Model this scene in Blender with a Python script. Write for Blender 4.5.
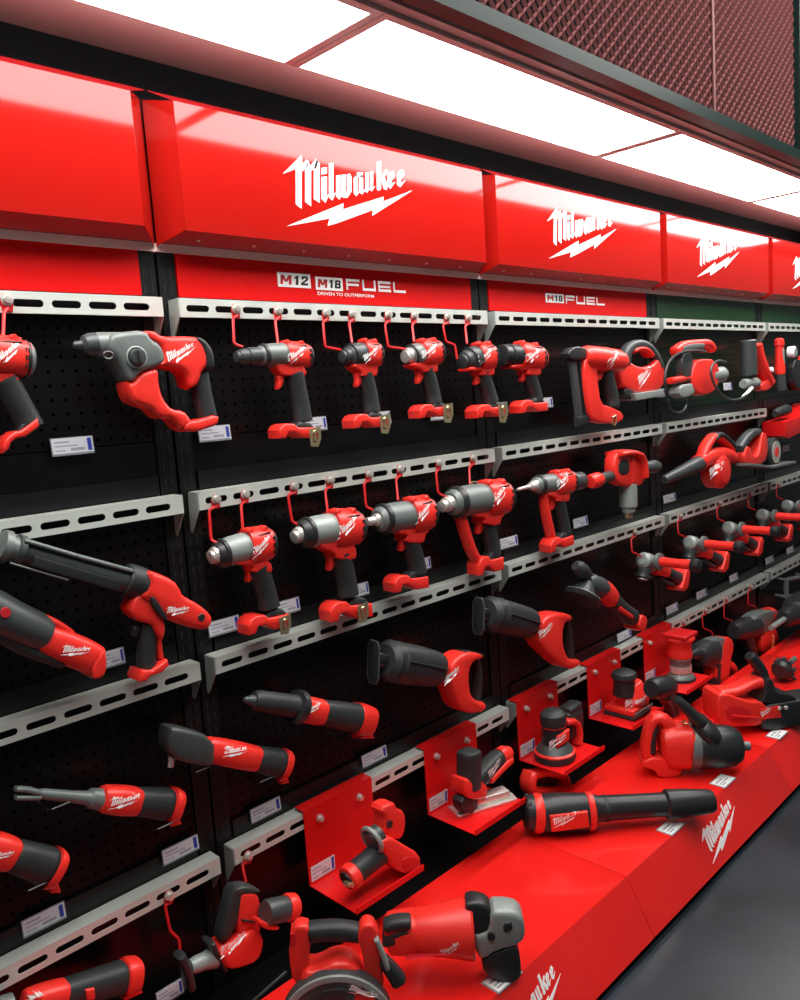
import bpy, bmesh, math, random
from mathutils import Vector, Matrix
from mathutils.bvhtree import BVHTree
random.seed(4)
for o in list(bpy.data.objects): bpy.data.objects.remove(o)
S = bpy.context.scene
COL = S.collection

# ------------------------------------------------------------------ camera, world, lights, exposure
CAM = Vector((-0.83769, -1.48936, 1.365))
CR = Vector((0.70416983, -0.70672853, -0.06840784))
CU = Vector((0.13638001, 0.04007405, 0.98984573))
CF = Vector((0.69681084, 0.70634896, -0.12460258))
FPX = 809.09
cd = bpy.data.cameras.new('camera'); cam = bpy.data.objects.new('camera', cd); COL.objects.link(cam)
cam.matrix_world = Matrix(((CR.x, CU.x, -CF.x, CAM.x), (CR.y, CU.y, -CF.y, CAM.y), (CR.z, CU.z, -CF.z, CAM.z), (0, 0, 0, 1)))
cd.sensor_fit = 'HORIZONTAL'; cd.sensor_width = 36.0; cd.lens = FPX * 36.0 / 800.0
cd.clip_start = 0.02
S.camera = cam
w = bpy.data.worlds.new('shop_air'); S.world = w; w.use_nodes = True
w.node_tree.nodes['Background'].inputs[0].default_value = (0.80, 0.86, 0.88, 1)
w.node_tree.nodes['Background'].inputs[1].default_value = 0.13
S.view_settings.view_transform = 'Standard'; S.view_settings.look = 'None'
S.view_settings.gamma = 1; S.view_settings.use_curve_mapping = False
S.view_settings.exposure = 0.0
PANEL_EMIT = 13.0
def area(name, loc, rot, sx, sy, power, col=(1, 0.97, 0.94)):
    l = bpy.data.lights.new(name, 'AREA'); l.shape = 'RECTANGLE'; l.size = sx; l.size_y = sy; l.energy = power; l.color = col
    o = bpy.data.objects.new(name, l); COL.objects.link(o); o.location = loc; o.rotation_euler = rot
    return o
area('aisle_fill_light', (1.0, -1.3, 2.97), (math.radians(12), 0, 0), 5.0, 0.7, 104)  # unseen fill light added over the aisle, standing for other shop lamps

# ------------------------------------------------------------------ pixel to place
class Plane:
    """A real vertical plane of the shop: a point on it and its horizontal direction."""
    def __init__(s, p0, ex):
        s.o = Vector(p0); s.ex = Vector(ex).normalized(); s.ey = Vector((0, 0, 1)); s.n = s.ex.cross(s.ey).normalized()
        if s.n.dot(CAM - s.o) < 0: s.n = -s.n
    def nearer(s, f):
        s.o = s.o + s.n * ((CAM - s.o).dot(s.n) * (1 - f)); return s
    def p(s, x, y, off=0.0):
        d = CF + CR * ((x - 400) / FPX) - CU * ((y - 500) / FPX)
        o = s.o + s.n * off
        t = (o - CAM).dot(s.n) / d.dot(s.n)
        return CAM + d * t
    def uv(s, x, y):
        q = s.p(x, y) - s.o
        return (q.dot(s.ex), q.z)
    def m(s, x, y):
        return (s.p(x, y) - CAM).dot(CF) / FPX
def WP(Y): return Plane((0, Y, 0), (1, 0, 0))
def PZ(x, y, z):
    d = CF + CR * ((x - 400) / FPX) - CU * ((y - 500) / FPX)
    return CAM + d * ((z - CAM.z) / d.z)

# ------------------------------------------------------------------ materials
MATS = {}
def mat(name, col, rough=0.5, metal=0.0, spec=0.5, coat=0.0, noise=0.0, nscale=40.0, bump=0.0, emit=0.0):
    if name in MATS: return MATS[name]
    m = bpy.data.materials.new(name); m.use_nodes = True
    nt = m.node_tree; b = nt.nodes['Principled BSDF']
    b.inputs['Base Color'].default_value = (*col, 1); b.inputs['Roughness'].default_value = rough
    b.inputs['Metallic'].default_value = metal; b.inputs['Specular IOR Level'].default_value = spec
    b.inputs['Coat Weight'].default_value = coat; b.inputs['Coat Roughness'].default_value = 0.05
    if emit: b.inputs['Emission Color'].default_value = (*col, 1); b.inputs['Emission Strength'].default_value = emit
    if noise or bump:
        tc = nt.nodes.new('ShaderNodeTexCoord'); n = nt.nodes.new('ShaderNodeTexNoise'); n.inputs['Scale'].default_value = nscale
        n.inputs['Detail'].default_value = 4
        nt.links.new(tc.outputs['Object'], n.inputs['Vector'])
        if noise:
            r = nt.nodes.new('ShaderNodeMapRange'); r.inputs['To Min'].default_value = 1 - noise; r.inputs['To Max'].default_value = 1 + noise
            nt.links.new(n.outputs['Fac'], r.inputs['Value'])
            mx = nt.nodes.new('ShaderNodeVectorMath'); mx.operation = 'SCALE'; mx.inputs[0].default_value = col
            nt.links.new(r.outputs[0], mx.inputs['Scale']); nt.links.new(mx.outputs[0], b.inputs['Base Color'])
        if bump:
            bp = nt.nodes.new('ShaderNodeBump'); bp.inputs['Strength'].default_value = bump; bp.inputs['Distance'].default_value = 0.001
            nt.links.new(n.outputs['Fac'], bp.inputs['Height']); nt.links.new(bp.outputs[0], b.inputs['Normal'])
    MATS[name] = m; return m
RED = mat('red_plastic', (0.82, 0.030, 0.020), 0.36, noise=0.06, nscale=60)
REDD = mat('red_wire_coating', (0.60, 0.012, 0.014), 0.35, noise=0.05, nscale=60)
TRAYRED = mat('red_powder_coat', (0.72, 0.010, 0.010), 0.28, noise=0.05, nscale=30)
HEADRED = mat('red_gloss_enamel', (0.36, 0.0085, 0.0055), 0.09, spec=0.35, coat=0.15, noise=0.03, nscale=4)
SIGNRED = mat('red_sign_sheet', (0.60, 0.0022, 0.0022), 0.5, spec=0.15, noise=0.04, nscale=8)
SIGNGREEN = mat('green_sign_sheet', (0.006, 0.034, 0.009), 0.35, noise=0.06, nscale=8)
PLINTH = mat('red_plinth_enamel', (0.80, 0.016, 0.012), 0.24, coat=0.3, noise=0.05, nscale=5)
GRIP = mat('dark_rubber', (0.022, 0.026, 0.027), 0.5, spec=0.4, noise=0.15, nscale=200, bump=0.25)
BLACK = mat('black_plastic', (0.018, 0.020, 0.022), 0.38, noise=0.1, nscale=90)
CAST = mat('grey_gear_casting', (0.15, 0.175, 0.165), 0.42, metal=0.25, noise=0.1, nscale=60)
DCAST = mat('dark_gear_casting', (0.060, 0.070, 0.070), 0.4, metal=0.3, noise=0.1, nscale=60)
LCAST = mat('pale_gear_casting', (0.27, 0.31, 0.29), 0.42, metal=0.2, noise=0.08, nscale=60)
STEEL = mat('bright_steel', (0.74, 0.71, 0.65), 0.30, metal=0.6, noise=0.06, nscale=80)
BRASS = mat('yellow_zinc', (0.62, 0.52, 0.30), 0.3, metal=0.85, noise=0.08, nscale=120)
RAIL = mat('galvanised_paint', (0.66, 0.71, 0.65), 0.33, metal=0.25, noise=0.06, nscale=30)
BRACK = mat('bracket_grey_paint', (0.34, 0.40, 0.37), 0.4, metal=0.1, noise=0.06, nscale=30)
WHITE = mat('white_print', (0.90, 0.90, 0.88), 0.45, noise=0.02, nscale=50)
CARD = mat('white_price_card', (0.72, 0.74, 0.80), 0.5, noise=0.03, nscale=50)
BLUE = mat('blue_print', (0.03, 0.06, 0.42), 0.5, noise=0.03, nscale=50)
INK = mat('grey_ink', (0.36, 0.37, 0.42), 0.6, noise=0.03, nscale=50)
DARKINK = mat('black_ink', (0.012, 0.012, 0.014), 0.5, noise=0.03, nscale=50)
REDINK = mat('red_ink', (0.55, 0.012, 0.02), 0.5, noise=0.03, nscale=50)
HOLDER = mat('clear_tag_holder', (0.30, 0.32, 0.34), 0.25, noise=0.03, nscale=50)
POST = mat('black_upright_paint', (0.004, 0.0045, 0.005), 0.42, spec=0.35, noise=0.1, nscale=40)
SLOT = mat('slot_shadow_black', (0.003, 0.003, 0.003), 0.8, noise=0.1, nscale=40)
LEDGE = mat('black_label_strip', (0.007, 0.008, 0.009), 0.35, spec=0.35, noise=0.1, nscale=40)
FRAMEG = mat('dark_green_frame_paint', (0.022, 0.045, 0.040), 0.35, spec=0.3, metal=0.0, noise=0.08, nscale=20)
MESHM = mat('burgundy_mesh_paint', (0.30, 0.10, 0.098), 0.5, metal=0.1, noise=0.1, nscale=30)
MESHB = mat('dark_void_board', (0.004, 0.002, 0.002), 0.8, spec=0.1, noise=0.1, nscale=10)
LFRAME = mat('lamp_frame_anodised', (0.74, 0.70, 0.68), 0.42, metal=0.0, noise=0.06, nscale=20)
CEILM = mat('burgundy_ceiling_paint', (0.58, 0.32, 0.30), 0.5, noise=0.06, nscale=6)
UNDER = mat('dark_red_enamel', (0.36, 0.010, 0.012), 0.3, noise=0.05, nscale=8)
STRIPM = mat('pinkish_aluminium', (0.80, 0.55, 0.52), 0.4, metal=0.0, noise=0.04, nscale=20)
PANEM = mat('lamp_diffuser', (1.0, 0.985, 0.965), 0.5, emit=PANEL_EMIT)

def panel_material(name, base, dot, pitch=0.026, rad=0.0033, rough=0.30, spec=0.22):
    m = bpy.data.materials.new(name); m.use_nodes = True; nt = m.node_tree; b = nt.nodes['Principled BSDF']
    N = nt.nodes.new; L = nt.links.new
    tc = N('ShaderNodeTexCoord'); sp = N('ShaderNodeSeparateXYZ'); L(tc.outputs['Object'], sp.inputs[0])
    def cell(sock):
        a = N('ShaderNodeMath'); a.operation = 'PINGPONG'; L(sock, a.inputs[0]); a.inputs[1].default_value = pitch / 2
        q = N('ShaderNodeMath'); q.operation = 'POWER'; L(a.outputs[0], q.inputs[0]); q.inputs[1].default_value = 2; return q.outputs[0]
    ad = N('ShaderNodeMath'); ad.operation = 'ADD'; L(cell(sp.outputs['X']), ad.inputs[0]); L(cell(sp.outputs['Z']), ad.inputs[1])
    lt = N('ShaderNodeMath'); lt.operation = 'LESS_THAN'; L(ad.outputs[0], lt.inputs[0]); lt.inputs[1].default_value = rad * rad
    mx = N('ShaderNodeMix'); mx.data_type = 'RGBA'; L(lt.outputs[0], mx.inputs['Factor'])
    mx.inputs['A'].default_value = (*base, 1); mx.inputs['B'].default_value = (*dot, 1)
    L(mx.outputs['Result'], b.inputs['Base Color'])
    ro = N('ShaderNodeMapRange'); L(lt.outputs[0], ro.inputs['Value']); ro.inputs['To Min'].default_value = rough; ro.inputs['To Max'].default_value = 0.9
    L(ro.outputs[0], b.inputs['Roughness'])
    sv = N('ShaderNodeMapRange'); L(lt.outputs[0], sv.inputs['Value']); sv.inputs['To Min'].default_value = spec; sv.inputs['To Max'].default_value = 0.0
    L(sv.outputs[0], b.inputs['Specular IOR Level'])
    return m
PEG = panel_material('black_perforated_sheet', (0.0050, 0.0040, 0.0043), (0.0006, 0.0008, 0.0008))
PEGG = panel_material('green_black_perforated_sheet', (0.005, 0.016, 0.008), (0.001, 0.001, 0.001))
PLAINB = mat('black_plain_sheet', (0.005, 0.0045, 0.005), 0.28, spec=0.3, noise=0.1, nscale=6)

def floor_material():
    m = bpy.data.materials.new('slate_floor_tile'); m.use_nodes = True; nt = m.node_tree; b = nt.nodes['Principled BSDF']
    N = nt.nodes.new; L = nt.links.new
    tc = N('ShaderNodeTexCoord'); n = N('ShaderNodeTexNoise'); n.inputs['Scale'].default_value = 4; n.inputs['Detail'].default_value = 8; n.inputs['Distortion'].default_value = 0.3
    L(tc.outputs['Object'], n.inputs['Vector'])
    r = N('ShaderNodeValToRGB'); r.color_ramp.elements[0].position = 0.3; r.color_ramp.elements[0].color = (0.007, 0.013, 0.018, 1)
    r.color_ramp.elements[1].position = 0.75; r.color_ramp.elements[1].color = (0.026, 0.040, 0.052, 1)
    L(n.outputs['Fac'], r.inputs[0]); L(r.outputs[0], b.inputs['Base Color']); b.inputs['Roughness'].default_value = 0.32
    return m
FLOORM = floor_material()

# ------------------------------------------------------------------ mesh building
class MB:
    def __init__(s): s.v = []; s.f = []
    def add(s, vs, fs):
        k = len(s.v); s.v += [Vector(v) for v in vs]; s.f += [tuple(i + k for i in f) for f in fs]; return s
    def box(s, a, b):
        x0, y0, z0 = a; x1, y1, z1 = b
        return s.add([(x0, y0, z0), (x1, y0, z0), (x1, y1, z0), (x0, y1, z0), (x0, y0, z1), (x1, y0, z1), (x1, y1, z1), (x0, y1, z1)],
                     [(0, 3, 2, 1), (4, 5, 6, 7), (0, 1, 5, 4), (1, 2, 6, 5), (2, 3, 7, 6), (3, 0, 4, 7)])
    def rings(s, rings, cap0=True, cap1=True):
        n = len(rings[0]); vs = [p for r in rings for p in r]; fs = []
        for i in range(len(rings) - 1):
            for j in range(n):
                k = (j + 1) % n
                fs.append((i * n + j, i * n + k, (i + 1) * n + k, (i + 1) * n + j))
        if cap0: fs.append(tuple(range(n - 1, -1, -1)))
        if cap1: fs.append(tuple((len(rings) - 1) * n + j for j in range(n)))
        return s.add(vs, fs)
    def lathe(s, A, B, prof, n=24, flat=None, fl=1.0):
        """prof: (t along A-B, radius m); flat/fl squashes along a direction."""
        A = Vector(A); B = Vector(B); d = B - A; t = d.normalized()
        up = Vector((0, 0, 1)) if abs(t.z) < 0.9 else Vector((1, 0, 0))
        e1 = t.cross(up).normalized(); e2 = t.cross(e1).normalized()
        R = []
        for tt, r in prof:
            r = max(r, 1e-5)
            ring = []
            for j in range(n):
                a = 2 * math.pi * j / n
                q = e1 * (math.cos(a) * r * fl) + e2 * (math.sin(a) * r)
                ring.append(A + d * tt + q)
            R.append(ring)
        return s.rings(R)
    def sweep(s, pts, ws, ds, nrm, n=18, ex=2.6, round_ends=True):
        """closed section swept along pts; ws half-width in the plane, ds half-depth along nrm (m)."""
        pts = [Vector(p) for p in pts]; nrm = Vector(nrm).normalized(); R = []
        m = len(pts)
        if not isinstance(ws, (list, tuple)): ws = [ws] * m
        if not isinstance(ds, (list, tuple)): ds = [ds] * m
        def ring(c, t, w_, d_):
            side = nrm.cross(t).normalized(); out = []
            for j in range(n):
                a = 2 * math.pi * j / n; ca, sa = math.cos(a), math.sin(a)
                x = math.copysign(abs(ca) ** (2 / ex), ca) * w_; y = math.copysign(abs(sa) ** (2 / ex), sa) * d_
                out.append(c + side * x + nrm * y)
            return out
        for i in range(m):
            t = (pts[min(i + 1, m - 1)] - pts[max(i - 1, 0)]).normalized()
            if round_ends and i == 0:
                e = min(ws[0], ds[0]) * 0.35
                R.append(ring(pts[0] - t * 0.0, t, ws[0] * 0.72, ds[0] * 0.72)); R.append(ring(pts[0] + t * e * 0.35, t, ws[0] * 0.93, ds[0] * 0.93))
                R.append(ring(pts[0] + t * e, t, ws[0], ds[0]))
            elif round_ends and i == m - 1:
                e = min(ws[-1], ds[-1]) * 0.35
                R.append(ring(pts[-1] - t * e, t, ws[-1], ds[-1])); R.append(ring(pts[-1] - t * e * 0.35, t, ws[-1] * 0.93, ds[-1] * 0.93))
                R.append(ring(pts[-1], t, ws[-1] * 0.72, ds[-1] * 0.72))
            else: R.append(ring(pts[i], t, ws[i], ds[i]))
        return s.rings(R)
    def tube(s, pts, r, n=8, closed=False):
        pts = [Vector(p) for p in pts]; m = len(pts); R = []
        t0 = (pts[1] - pts[0]).normalized(); up = Vector((0, 0, 1)) if abs(t0.z) < 0.9 else Vector((1, 0, 0))
        e = t0.cross(up).normalized()
        for i in range(m):
            a = pts[i - 1] if (i > 0 or closed) else pts[0]; b = pts[(i + 1) % m] if (i < m - 1 or closed) else pts[-1]
            t = (b - a).normalized(); e = (e - t * e.dot(t)).normalized(); f = t.cross(e)
            R.append([pts[i] + e * (math.cos(2 * math.pi * j / n) * r) + f * (math.sin(2 * math.pi * j / n) * r) for j in range(n)])
        if closed: R.append(R[0]); return s.rings(R, False, False)
        return s.rings(R)
    def slab(s, poly, o, ex, ey, n, h, b=None, steps=3, lo=None):
        """polygon (u,v) in the frame o,ex,ey, from -h to +h along n, edges rounded by b."""
        o = Vector(o); ex = Vector(ex); ey = Vector(ey); n = Vector(n)
        if lo is None: lo = -h
        b = min(h * 0.8, 0.004) if b is None else b
        b = min(b, (h - lo) / 2 * 0.98)
        area_ = sum(poly[i][0] * poly[(i + 1) % len(poly)][1] - poly[(i + 1) % len(poly)][0] * poly[i][1] for i in range(len(poly)))
        if area_ < 0: poly = poly[::-1]
        if ex.cross(ey).dot(n) < 0: poly = poly[::-1]; flip = True
        else: flip = False
        m = len(poly); offs = []
        for i in range(m):
            a = Vector(poly[i - 1]); c = Vector(poly[i]); d = Vector(poly[(i + 1) % m])
            e1 = (c - a); e2 = (d - c)
            if e1.length < 1e-9 or e2.length < 1e-9: offs.append(Vector((0, 0))); continue
            e1.normalize(); e2.normalize()
            n1 = Vector((-e1.y, e1.x)); n2 = Vector((-e2.y, e2.x)); q = n1 + n2
            if q.length < 1e-6: offs.append(Vector((0, 0))); continue
            q.normalize(); k = 1 / max(0.45, q.dot(n1)); v = q * k
            if flip: v = -v
            offs.append(v)
        lim = []
        for i in range(m):
            pt = Vector(poly[i]); dr = offs[i]; best = 1e9
            if dr.length > 1e-9:
                dn = dr.normalized()
                for j in range(m):
                    if j == i or (j + 1) % m == i: continue
                    a = Vector(poly[j]); e = Vector(poly[(j + 1) % m]) - a
                    den = dn.x * e.y - dn.y * e.x
                    if abs(den) < 1e-12: continue
                    w_ = a - pt; tt = (w_.x * e.y - w_.y * e.x) / den; uu = (w_.x * dn.y - w_.y * dn.x) / den
                    if tt > 1e-7 and -0.01 <= uu <= 1.01: best = min(best, tt)
            lim.append(min(1.0, 0.36 * best / max(b * dr.length, 1e-9)))
        for _ in range(3): lim = [min(lim[i], (lim[i - 1] + lim[(i + 1) % m]) / 2 * 1.15 + .02) for i in range(m)]
        offs = [o_ * l_ for o_, l_ in zip(offs, lim)]
        for _ in range(40):
            bad = False
            for i in range(m):
                j = (i + 1) % m; e = Vector(poly[j]) - Vector(poly[i]); e2 = e + (offs[j] - offs[i]) * b
                if e.length > 1e-9 and e2.dot(e) < 0.12 * e.dot(e):
                    offs[i] = offs[i] * .82; offs[j] = offs[j] * .82; bad = True
            if not bad: break
        R = []
        prof = []
        for k in range(steps + 1):
            a = math.pi / 2 * k / steps
            prof.append((b * (1 - math.sin(a)), lo + b - b * math.cos(a)))
        prof2 = [(i, h - (y - lo)) for i, y in prof][::-1]
        for ins, y in prof + prof2:
            R.append([o + ex * (p[0] + f.x * ins) + ey * (p[1] + f.y * ins) + n * y for p, f in zip(poly, offs)])
        return s.rings(R)

def chaikin(pts, it=1):
    for _ in range(it):
        out = []
        for i in range(len(pts)):
            a = pts[i]; b = pts[(i + 1) % len(pts)]
            out.append((a[0] * .75 + b[0] * .25, a[1] * .75 + b[1] * .25)); out.append((a[0] * .25 + b[0] * .75, a[1] * .25 + b[1] * .75))
        pts = out
    return pts
def smooth_line(pts, it=2):
    pts = [Vector(p) for p in pts]
    for _ in range(it):
        out = [pts[0]]
        for a, b in zip(pts, pts[1:]): out += [a * .75 + b * .25, a * .25 + b * .75]
        out.append(pts[-1]); pts = out
    return pts
def mesh_from(mb, name, m, base=Vector((0, 0, 0)), smooth=True):
    me = bpy.data.meshes.new(name); me.from_pydata([v - base for v in mb.v], [], mb.f); me.update()
    bm = bmesh.new(); bm.from_mesh(me); bmesh.ops.recalc_face_normals(bm, faces=bm.faces); bm.to_mesh(me); bm.free()
    me.materials.append(m)
    if smooth: me.shade_smooth(); me.set_sharp_from_angle(angle=math.radians(38))
    return me
def tag(o, label=None, cat=None, group=None, kind=None):
    if label: o['label'] = label
    if cat: o['category'] = cat
    if group: o['group'] = group
    if kind: o['kind'] = kind
    return o
def single(name, mb, m, label=None, cat=None, group=None, kind=None, smooth=True, parent=None):
    base = Vector((0, 0, 0))
    if mb.v and kind != 'structure':
        xs = [v.x for v in mb.v]; ys = [v.y for v in mb.v]; zs = [v.z for v in mb.v]
        base = Vector(((min(xs) + max(xs)) / 2, (min(ys) + max(ys)) / 2, min(zs)))
    o = bpy.data.objects.new(name, mesh_from(mb, name, m, base, smooth)); o.location = base; COL.objects.link(o)
    return tag(o, label, cat, group, kind)

class Thing:
    """Collects parts, then links an Empty at the base with the parts as children."""
    def __init__(s, name, label, cat, group=None, pl=None):
        s.name, s.label, s.cat, s.group = name, label, cat, group; s.parts = []; s.pl = pl
    def part(s, name, m, parent=None, label=None):
        mb = MB(); s.parts.append([name, mb, m, parent, label]); return mb
    def last(s): return s.parts[-1][1]
    # ---- primitives placed on the thing's own plane, radii in photo pixels
    def lathe(s, name, m, a, b, prof, off=0.0, fl=1.0, parent=None, n=24):
        pl = s.pl; A = pl.p(*a, off); B = pl.p(*b, off); k = pl.m((a[0] + b[0]) / 2, (a[1] + b[1]) / 2)
        return s.part(name, m, parent).lathe(A, B, [(t, r * k) for t, r in prof], n, fl=fl)
    def sweep(s, name, m, pts, ws, ds, off=0.0, ex=2.6, parent=None, it=1, mb=None):
        pl = s.pl; k = pl.m(*pts[len(pts) // 2]); P3 = [pl.p(*q, off) for q in pts]
        if not isinstance(ws, (list, tuple)): ws = [ws] * len(pts)
        if not isinstance(ds, (list, tuple)): ds = [ds] * len(pts)
        # smooth path and radii together
        data = [Vector((p.x, p.y, p.z, 0)) for p in P3]
        def sm(vals, it_):
            for _ in range(it_):
                out = [vals[0]]
                for a, b in zip(vals, vals[1:]): out += [a * .75 + b * .25, a * .25 + b * .75]
                out.append(vals[-1]); vals = out
            return vals
        P3 = sm(P3, it); W = sm([float(x) * k for x in ws], it); D = sm([float(x) * k for x in ds], it)
        return (mb or s.part(name, m, parent)).sweep(P3, W, D, pl.n, ex=ex)
    def slab(s, name, m, poly, h, b=None, off=0.0, it=0, parent=None, mb=None):
        """poly in photo pixels on the plane, h half thickness in metres."""
        pl = s.pl; P2 = [pl.uv(*q) for q in poly]
        if off:
            P2 = []
            for q in poly:
                v = pl.p(*q, off) - pl.o; P2.append((v.dot(pl.ex), v.z))
        if it: P2 = chaikin(P2, it)
        return (mb or s.part(name, m, parent)).slab(P2, pl.o + pl.n * off, pl.ex, pl.ey, pl.n, h, b)
    def tube(s, name, m, pts, r, off=0.0, it=2, parent=None, offs=None):
        pl = s.pl; k = pl.m(*pts[0])
        P3 = [pl.p(*q, (offs[i] if offs else off)) for i, q in enumerate(pts)]
        return s.part(name, m, parent).tube(smooth_line(P3, it), r * k, 8)
    def logo(s, targets, a, b, m=None, vs=1.0, parent=None):
        """white script mark between photo points a and b, laid on the named parts' surface."""
        pl = s.pl
        vv = []; ff = []
        for name, mb, *_ in s.parts:
            if name in targets: k = len(vv); vv += mb.v; ff += [tuple(i + k for i in f) for f in mb.f]
        tree = BVHTree.FromPolygons(vv, ff)
        A = pl.p(*a, 0.03); B = pl.p(*b, 0.03); ex = B - A; ey = Vector((0, 0, 1)); ey = (pl.n.cross(ex.normalized())).normalized()
        if ey.z < 0: ey = -ey
        W = ex.length; ex.normalize()
        mb = s.part('logo', m or WHITE, parent, 'white script lettering')
        for poly in LOGO_SMALL:
            vs_ = []
            for u, v in poly:
                q = A + ex * (u * W) + ey * (v * W * vs)
                h = tree.ray_cast(q + pl.n * 0.25, -pl.n)
                vs_.append((h[0] if h[0] is not None else q) + pl.n * 0.0007)
            mb.add(vs_, [tuple(range(len(vs_)))])
        return mb
    def done(s):
        V = [v for p in s.parts for v in p[1].v]
        xs = [v.x for v in V]; ys = [v.y for v in V]; zs = [v.z for v in V]
        base = Vector(((min(xs) + max(xs)) / 2, (min(ys) + max(ys)) / 2, min(zs)))
        root = bpy.data.objects.new(s.name, None); root.empty_display_size = 0.05; root.location = base; COL.objects.link(root)
        tag(root, s.label, s.cat, s.group); s.root = root; objs = []
        for name, mb, m, parent, label in s.parts:
            if not mb.v: objs.append(None); continue
            o = bpy.data.objects.new(name, mesh_from(mb, name, m, base)); COL.objects.link(o)
            o.parent = objs[parent] if parent is not None else root
            if label: o['label'] = label
            objs.append(o)
        return root
def copy_tree(o, parent=None):
    c = o.copy(); COL.objects.link(c); c.parent = parent
    for ch in list(o.children): copy_tree(ch, c)
    return c
def wire_thing(root, d):
    root.location = root.location + Vector(d); return root

# ------------------------------------------------------------------ the script mark (outlines in the header sheet)
FASCIA_Y = -0.065
_pf = WP(FASCIA_Y)
def _A(x, y): return _pf.uv(275 + x / 11.11, 145 + y / 11.11)
def _B(x, y): return _pf.uv(335 + x / 9.41, 145 + y / 9.41)
_LA = [[(55, 300), (272, 85), (280, 185), (210, 240)], [(205, 236), (272, 182), (272, 700), (205, 648)],
       [(262, 215), (325, 140), (350, 150), (345, 215), (275, 275)], [(312, 240), (345, 150), (380, 225), (380, 672), (312, 620)],
       [(365, 215), (435, 135), (462, 160), (440, 235), (380, 265)], [(412, 235), (440, 140), (480, 180), (480, 634), (412, 590)],
       [(500, 235), (562, 225), (562, 298), (500, 310)], [(500, 337), (562, 330), (562, 552), (592, 525), (545, 632), (500, 585)],
       [(585, 180), (637, 176), (637, 530), (665, 515), (625, 607), (585, 570)], [(668, 320), (715, 314), (715, 540), (742, 518), (705, 597), (668, 560)]]
_LB = [[(55, 265), (92, 262), (92, 450), (114, 432), (75, 492), (50, 470)], [(105, 262), (135, 254), (150, 290), (150, 425), (112, 484), (78, 488), (106, 420)],
       [(172, 300), (205, 245), (212, 300), (212, 430), (238, 410), (198, 472), (172, 445)], [(182, 285), (210, 240), (258, 243), (262, 295), (215, 285)],
       [(225, 280), (262, 252), (262, 420), (292, 395), (255, 455), (225, 435)], [(283, 246), (314, 240), (314, 400), (338, 382), (300, 440), (283, 425)],
       [(328, 236), (359, 228), (359, 390), (380, 372), (345, 426), (328, 410)], [(395, 140), (435, 130), (435, 402), (412, 420), (395, 405)],
       [(430, 280), (486, 210), (508, 232), (440, 320)], [(438, 310), (468, 280), (500, 370), (490, 412), (462, 402)],
       [(500, 265), (535, 225), (535, 352), (572, 335), (525, 402), (500, 372)], [(518, 240), (558, 225), (568, 280), (532, 335), (532, 300), (545, 252)],
       [(590, 255), (625, 215), (625, 347), (672, 318), (620, 387), (590, 360)], [(608, 230), (648, 215), (662, 265), (622, 322), (622, 290), (636, 240)]]
LOGO = [[_A(*q) for q in p] for p in _LA] + [[_B(*q) for q in p] for p in _LB]
LOGO += [[_A(100, 900), _A(750, 640), _B(68, 600), _B(5, 735), _A(570, 895), _A(592, 812)], [_B(68, 600), _B(460, 478), _B(455, 525), _B(350, 662), _B(358, 605), _B(5, 735)],
         [_B(455, 525), _B(740, 415), _B(350, 662), _B(400, 580)]]
_u = [q[0] for p in LOGO for q in p]; _v = [q[1] for p in LOGO for q in p]
LOGO_ORG = (min(_u), min(_v)); LOGO_W = max(_u) - min(_u); LOGO_H = max(_v) - min(_v)
LOGO_N = [[((q[0] - LOGO_ORG[0]) / LOGO_W, (q[1] - LOGO_ORG[1]) / LOGO_W) for q in p] for p in LOGO]
def _sub(p):
    out = []
    for i in range(len(p)):
        a = p[i]; b = p[(i + 1) % len(p)]; out += [a, ((a[0] + b[0]) / 2, (a[1] + b[1]) / 2)]
    return out
LOGO_SMALL = [[(q[0], q[1] - 0.15) for q in p] for p in LOGO_N]
def logo_mesh(mb, o, ex, ey, n, W, th=0.0008):
    o = Vector(o); ex = Vector(ex).normalized(); ey = Vector(ey).normalized(); n = Vector(n).normalized()
    for p in LOGO_N: mb.slab([(u * W, v * W) for u, v in p], o, ex, ey, n, th, 0.0001, 1, lo=0.0)
    return mb
def text_mesh(mb, txt, o, ex, ey, n, h, width=None, bold=0.0, shear=0.0, th=0.0006):
    cu = bpy.data.curves.new('lettering', 'FONT'); cu.body = txt; cu.size = 1; cu.offset = bold; cu.shear = shear; cu.resolution_u = 3
    ob = bpy.data.objects.new('lettering', cu); COL.objects.link(ob)
    dg = bpy.context.evaluated_depsgraph_get(); me = bpy.data.meshes.new_from_object(ob.evaluated_get(dg))
    vs = [v.co.copy() for v in me.vertices]; fs = [tuple(p.vertices) for p in me.polygons]
    bpy.data.objects.remove(ob); bpy.data.curves.remove(cu); bpy.data.meshes.remove(me)
    x0 = min(v.x for v in vs); x1 = max(v.x for v in vs); y0 = min(v.y for v in vs); y1 = max(v.y for v in vs)
    sy = h / (y1 - y0); sx = (width / (x1 - x0)) if width else sy
    o = Vector(o); ex = Vector(ex); ey = Vector(ey); n = Vector(n)
    mb.add([o + ex * ((v.x - x0) * sx) + ey * ((v.y - y0) * sy) + n * th for v in vs], fs)
    return mb
X_, Y_, Z_, NY = Vector((1, 0, 0)), Vector((0, 1, 0)), Vector((0, 0, 1)), Vector((0, -1, 0))
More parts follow.
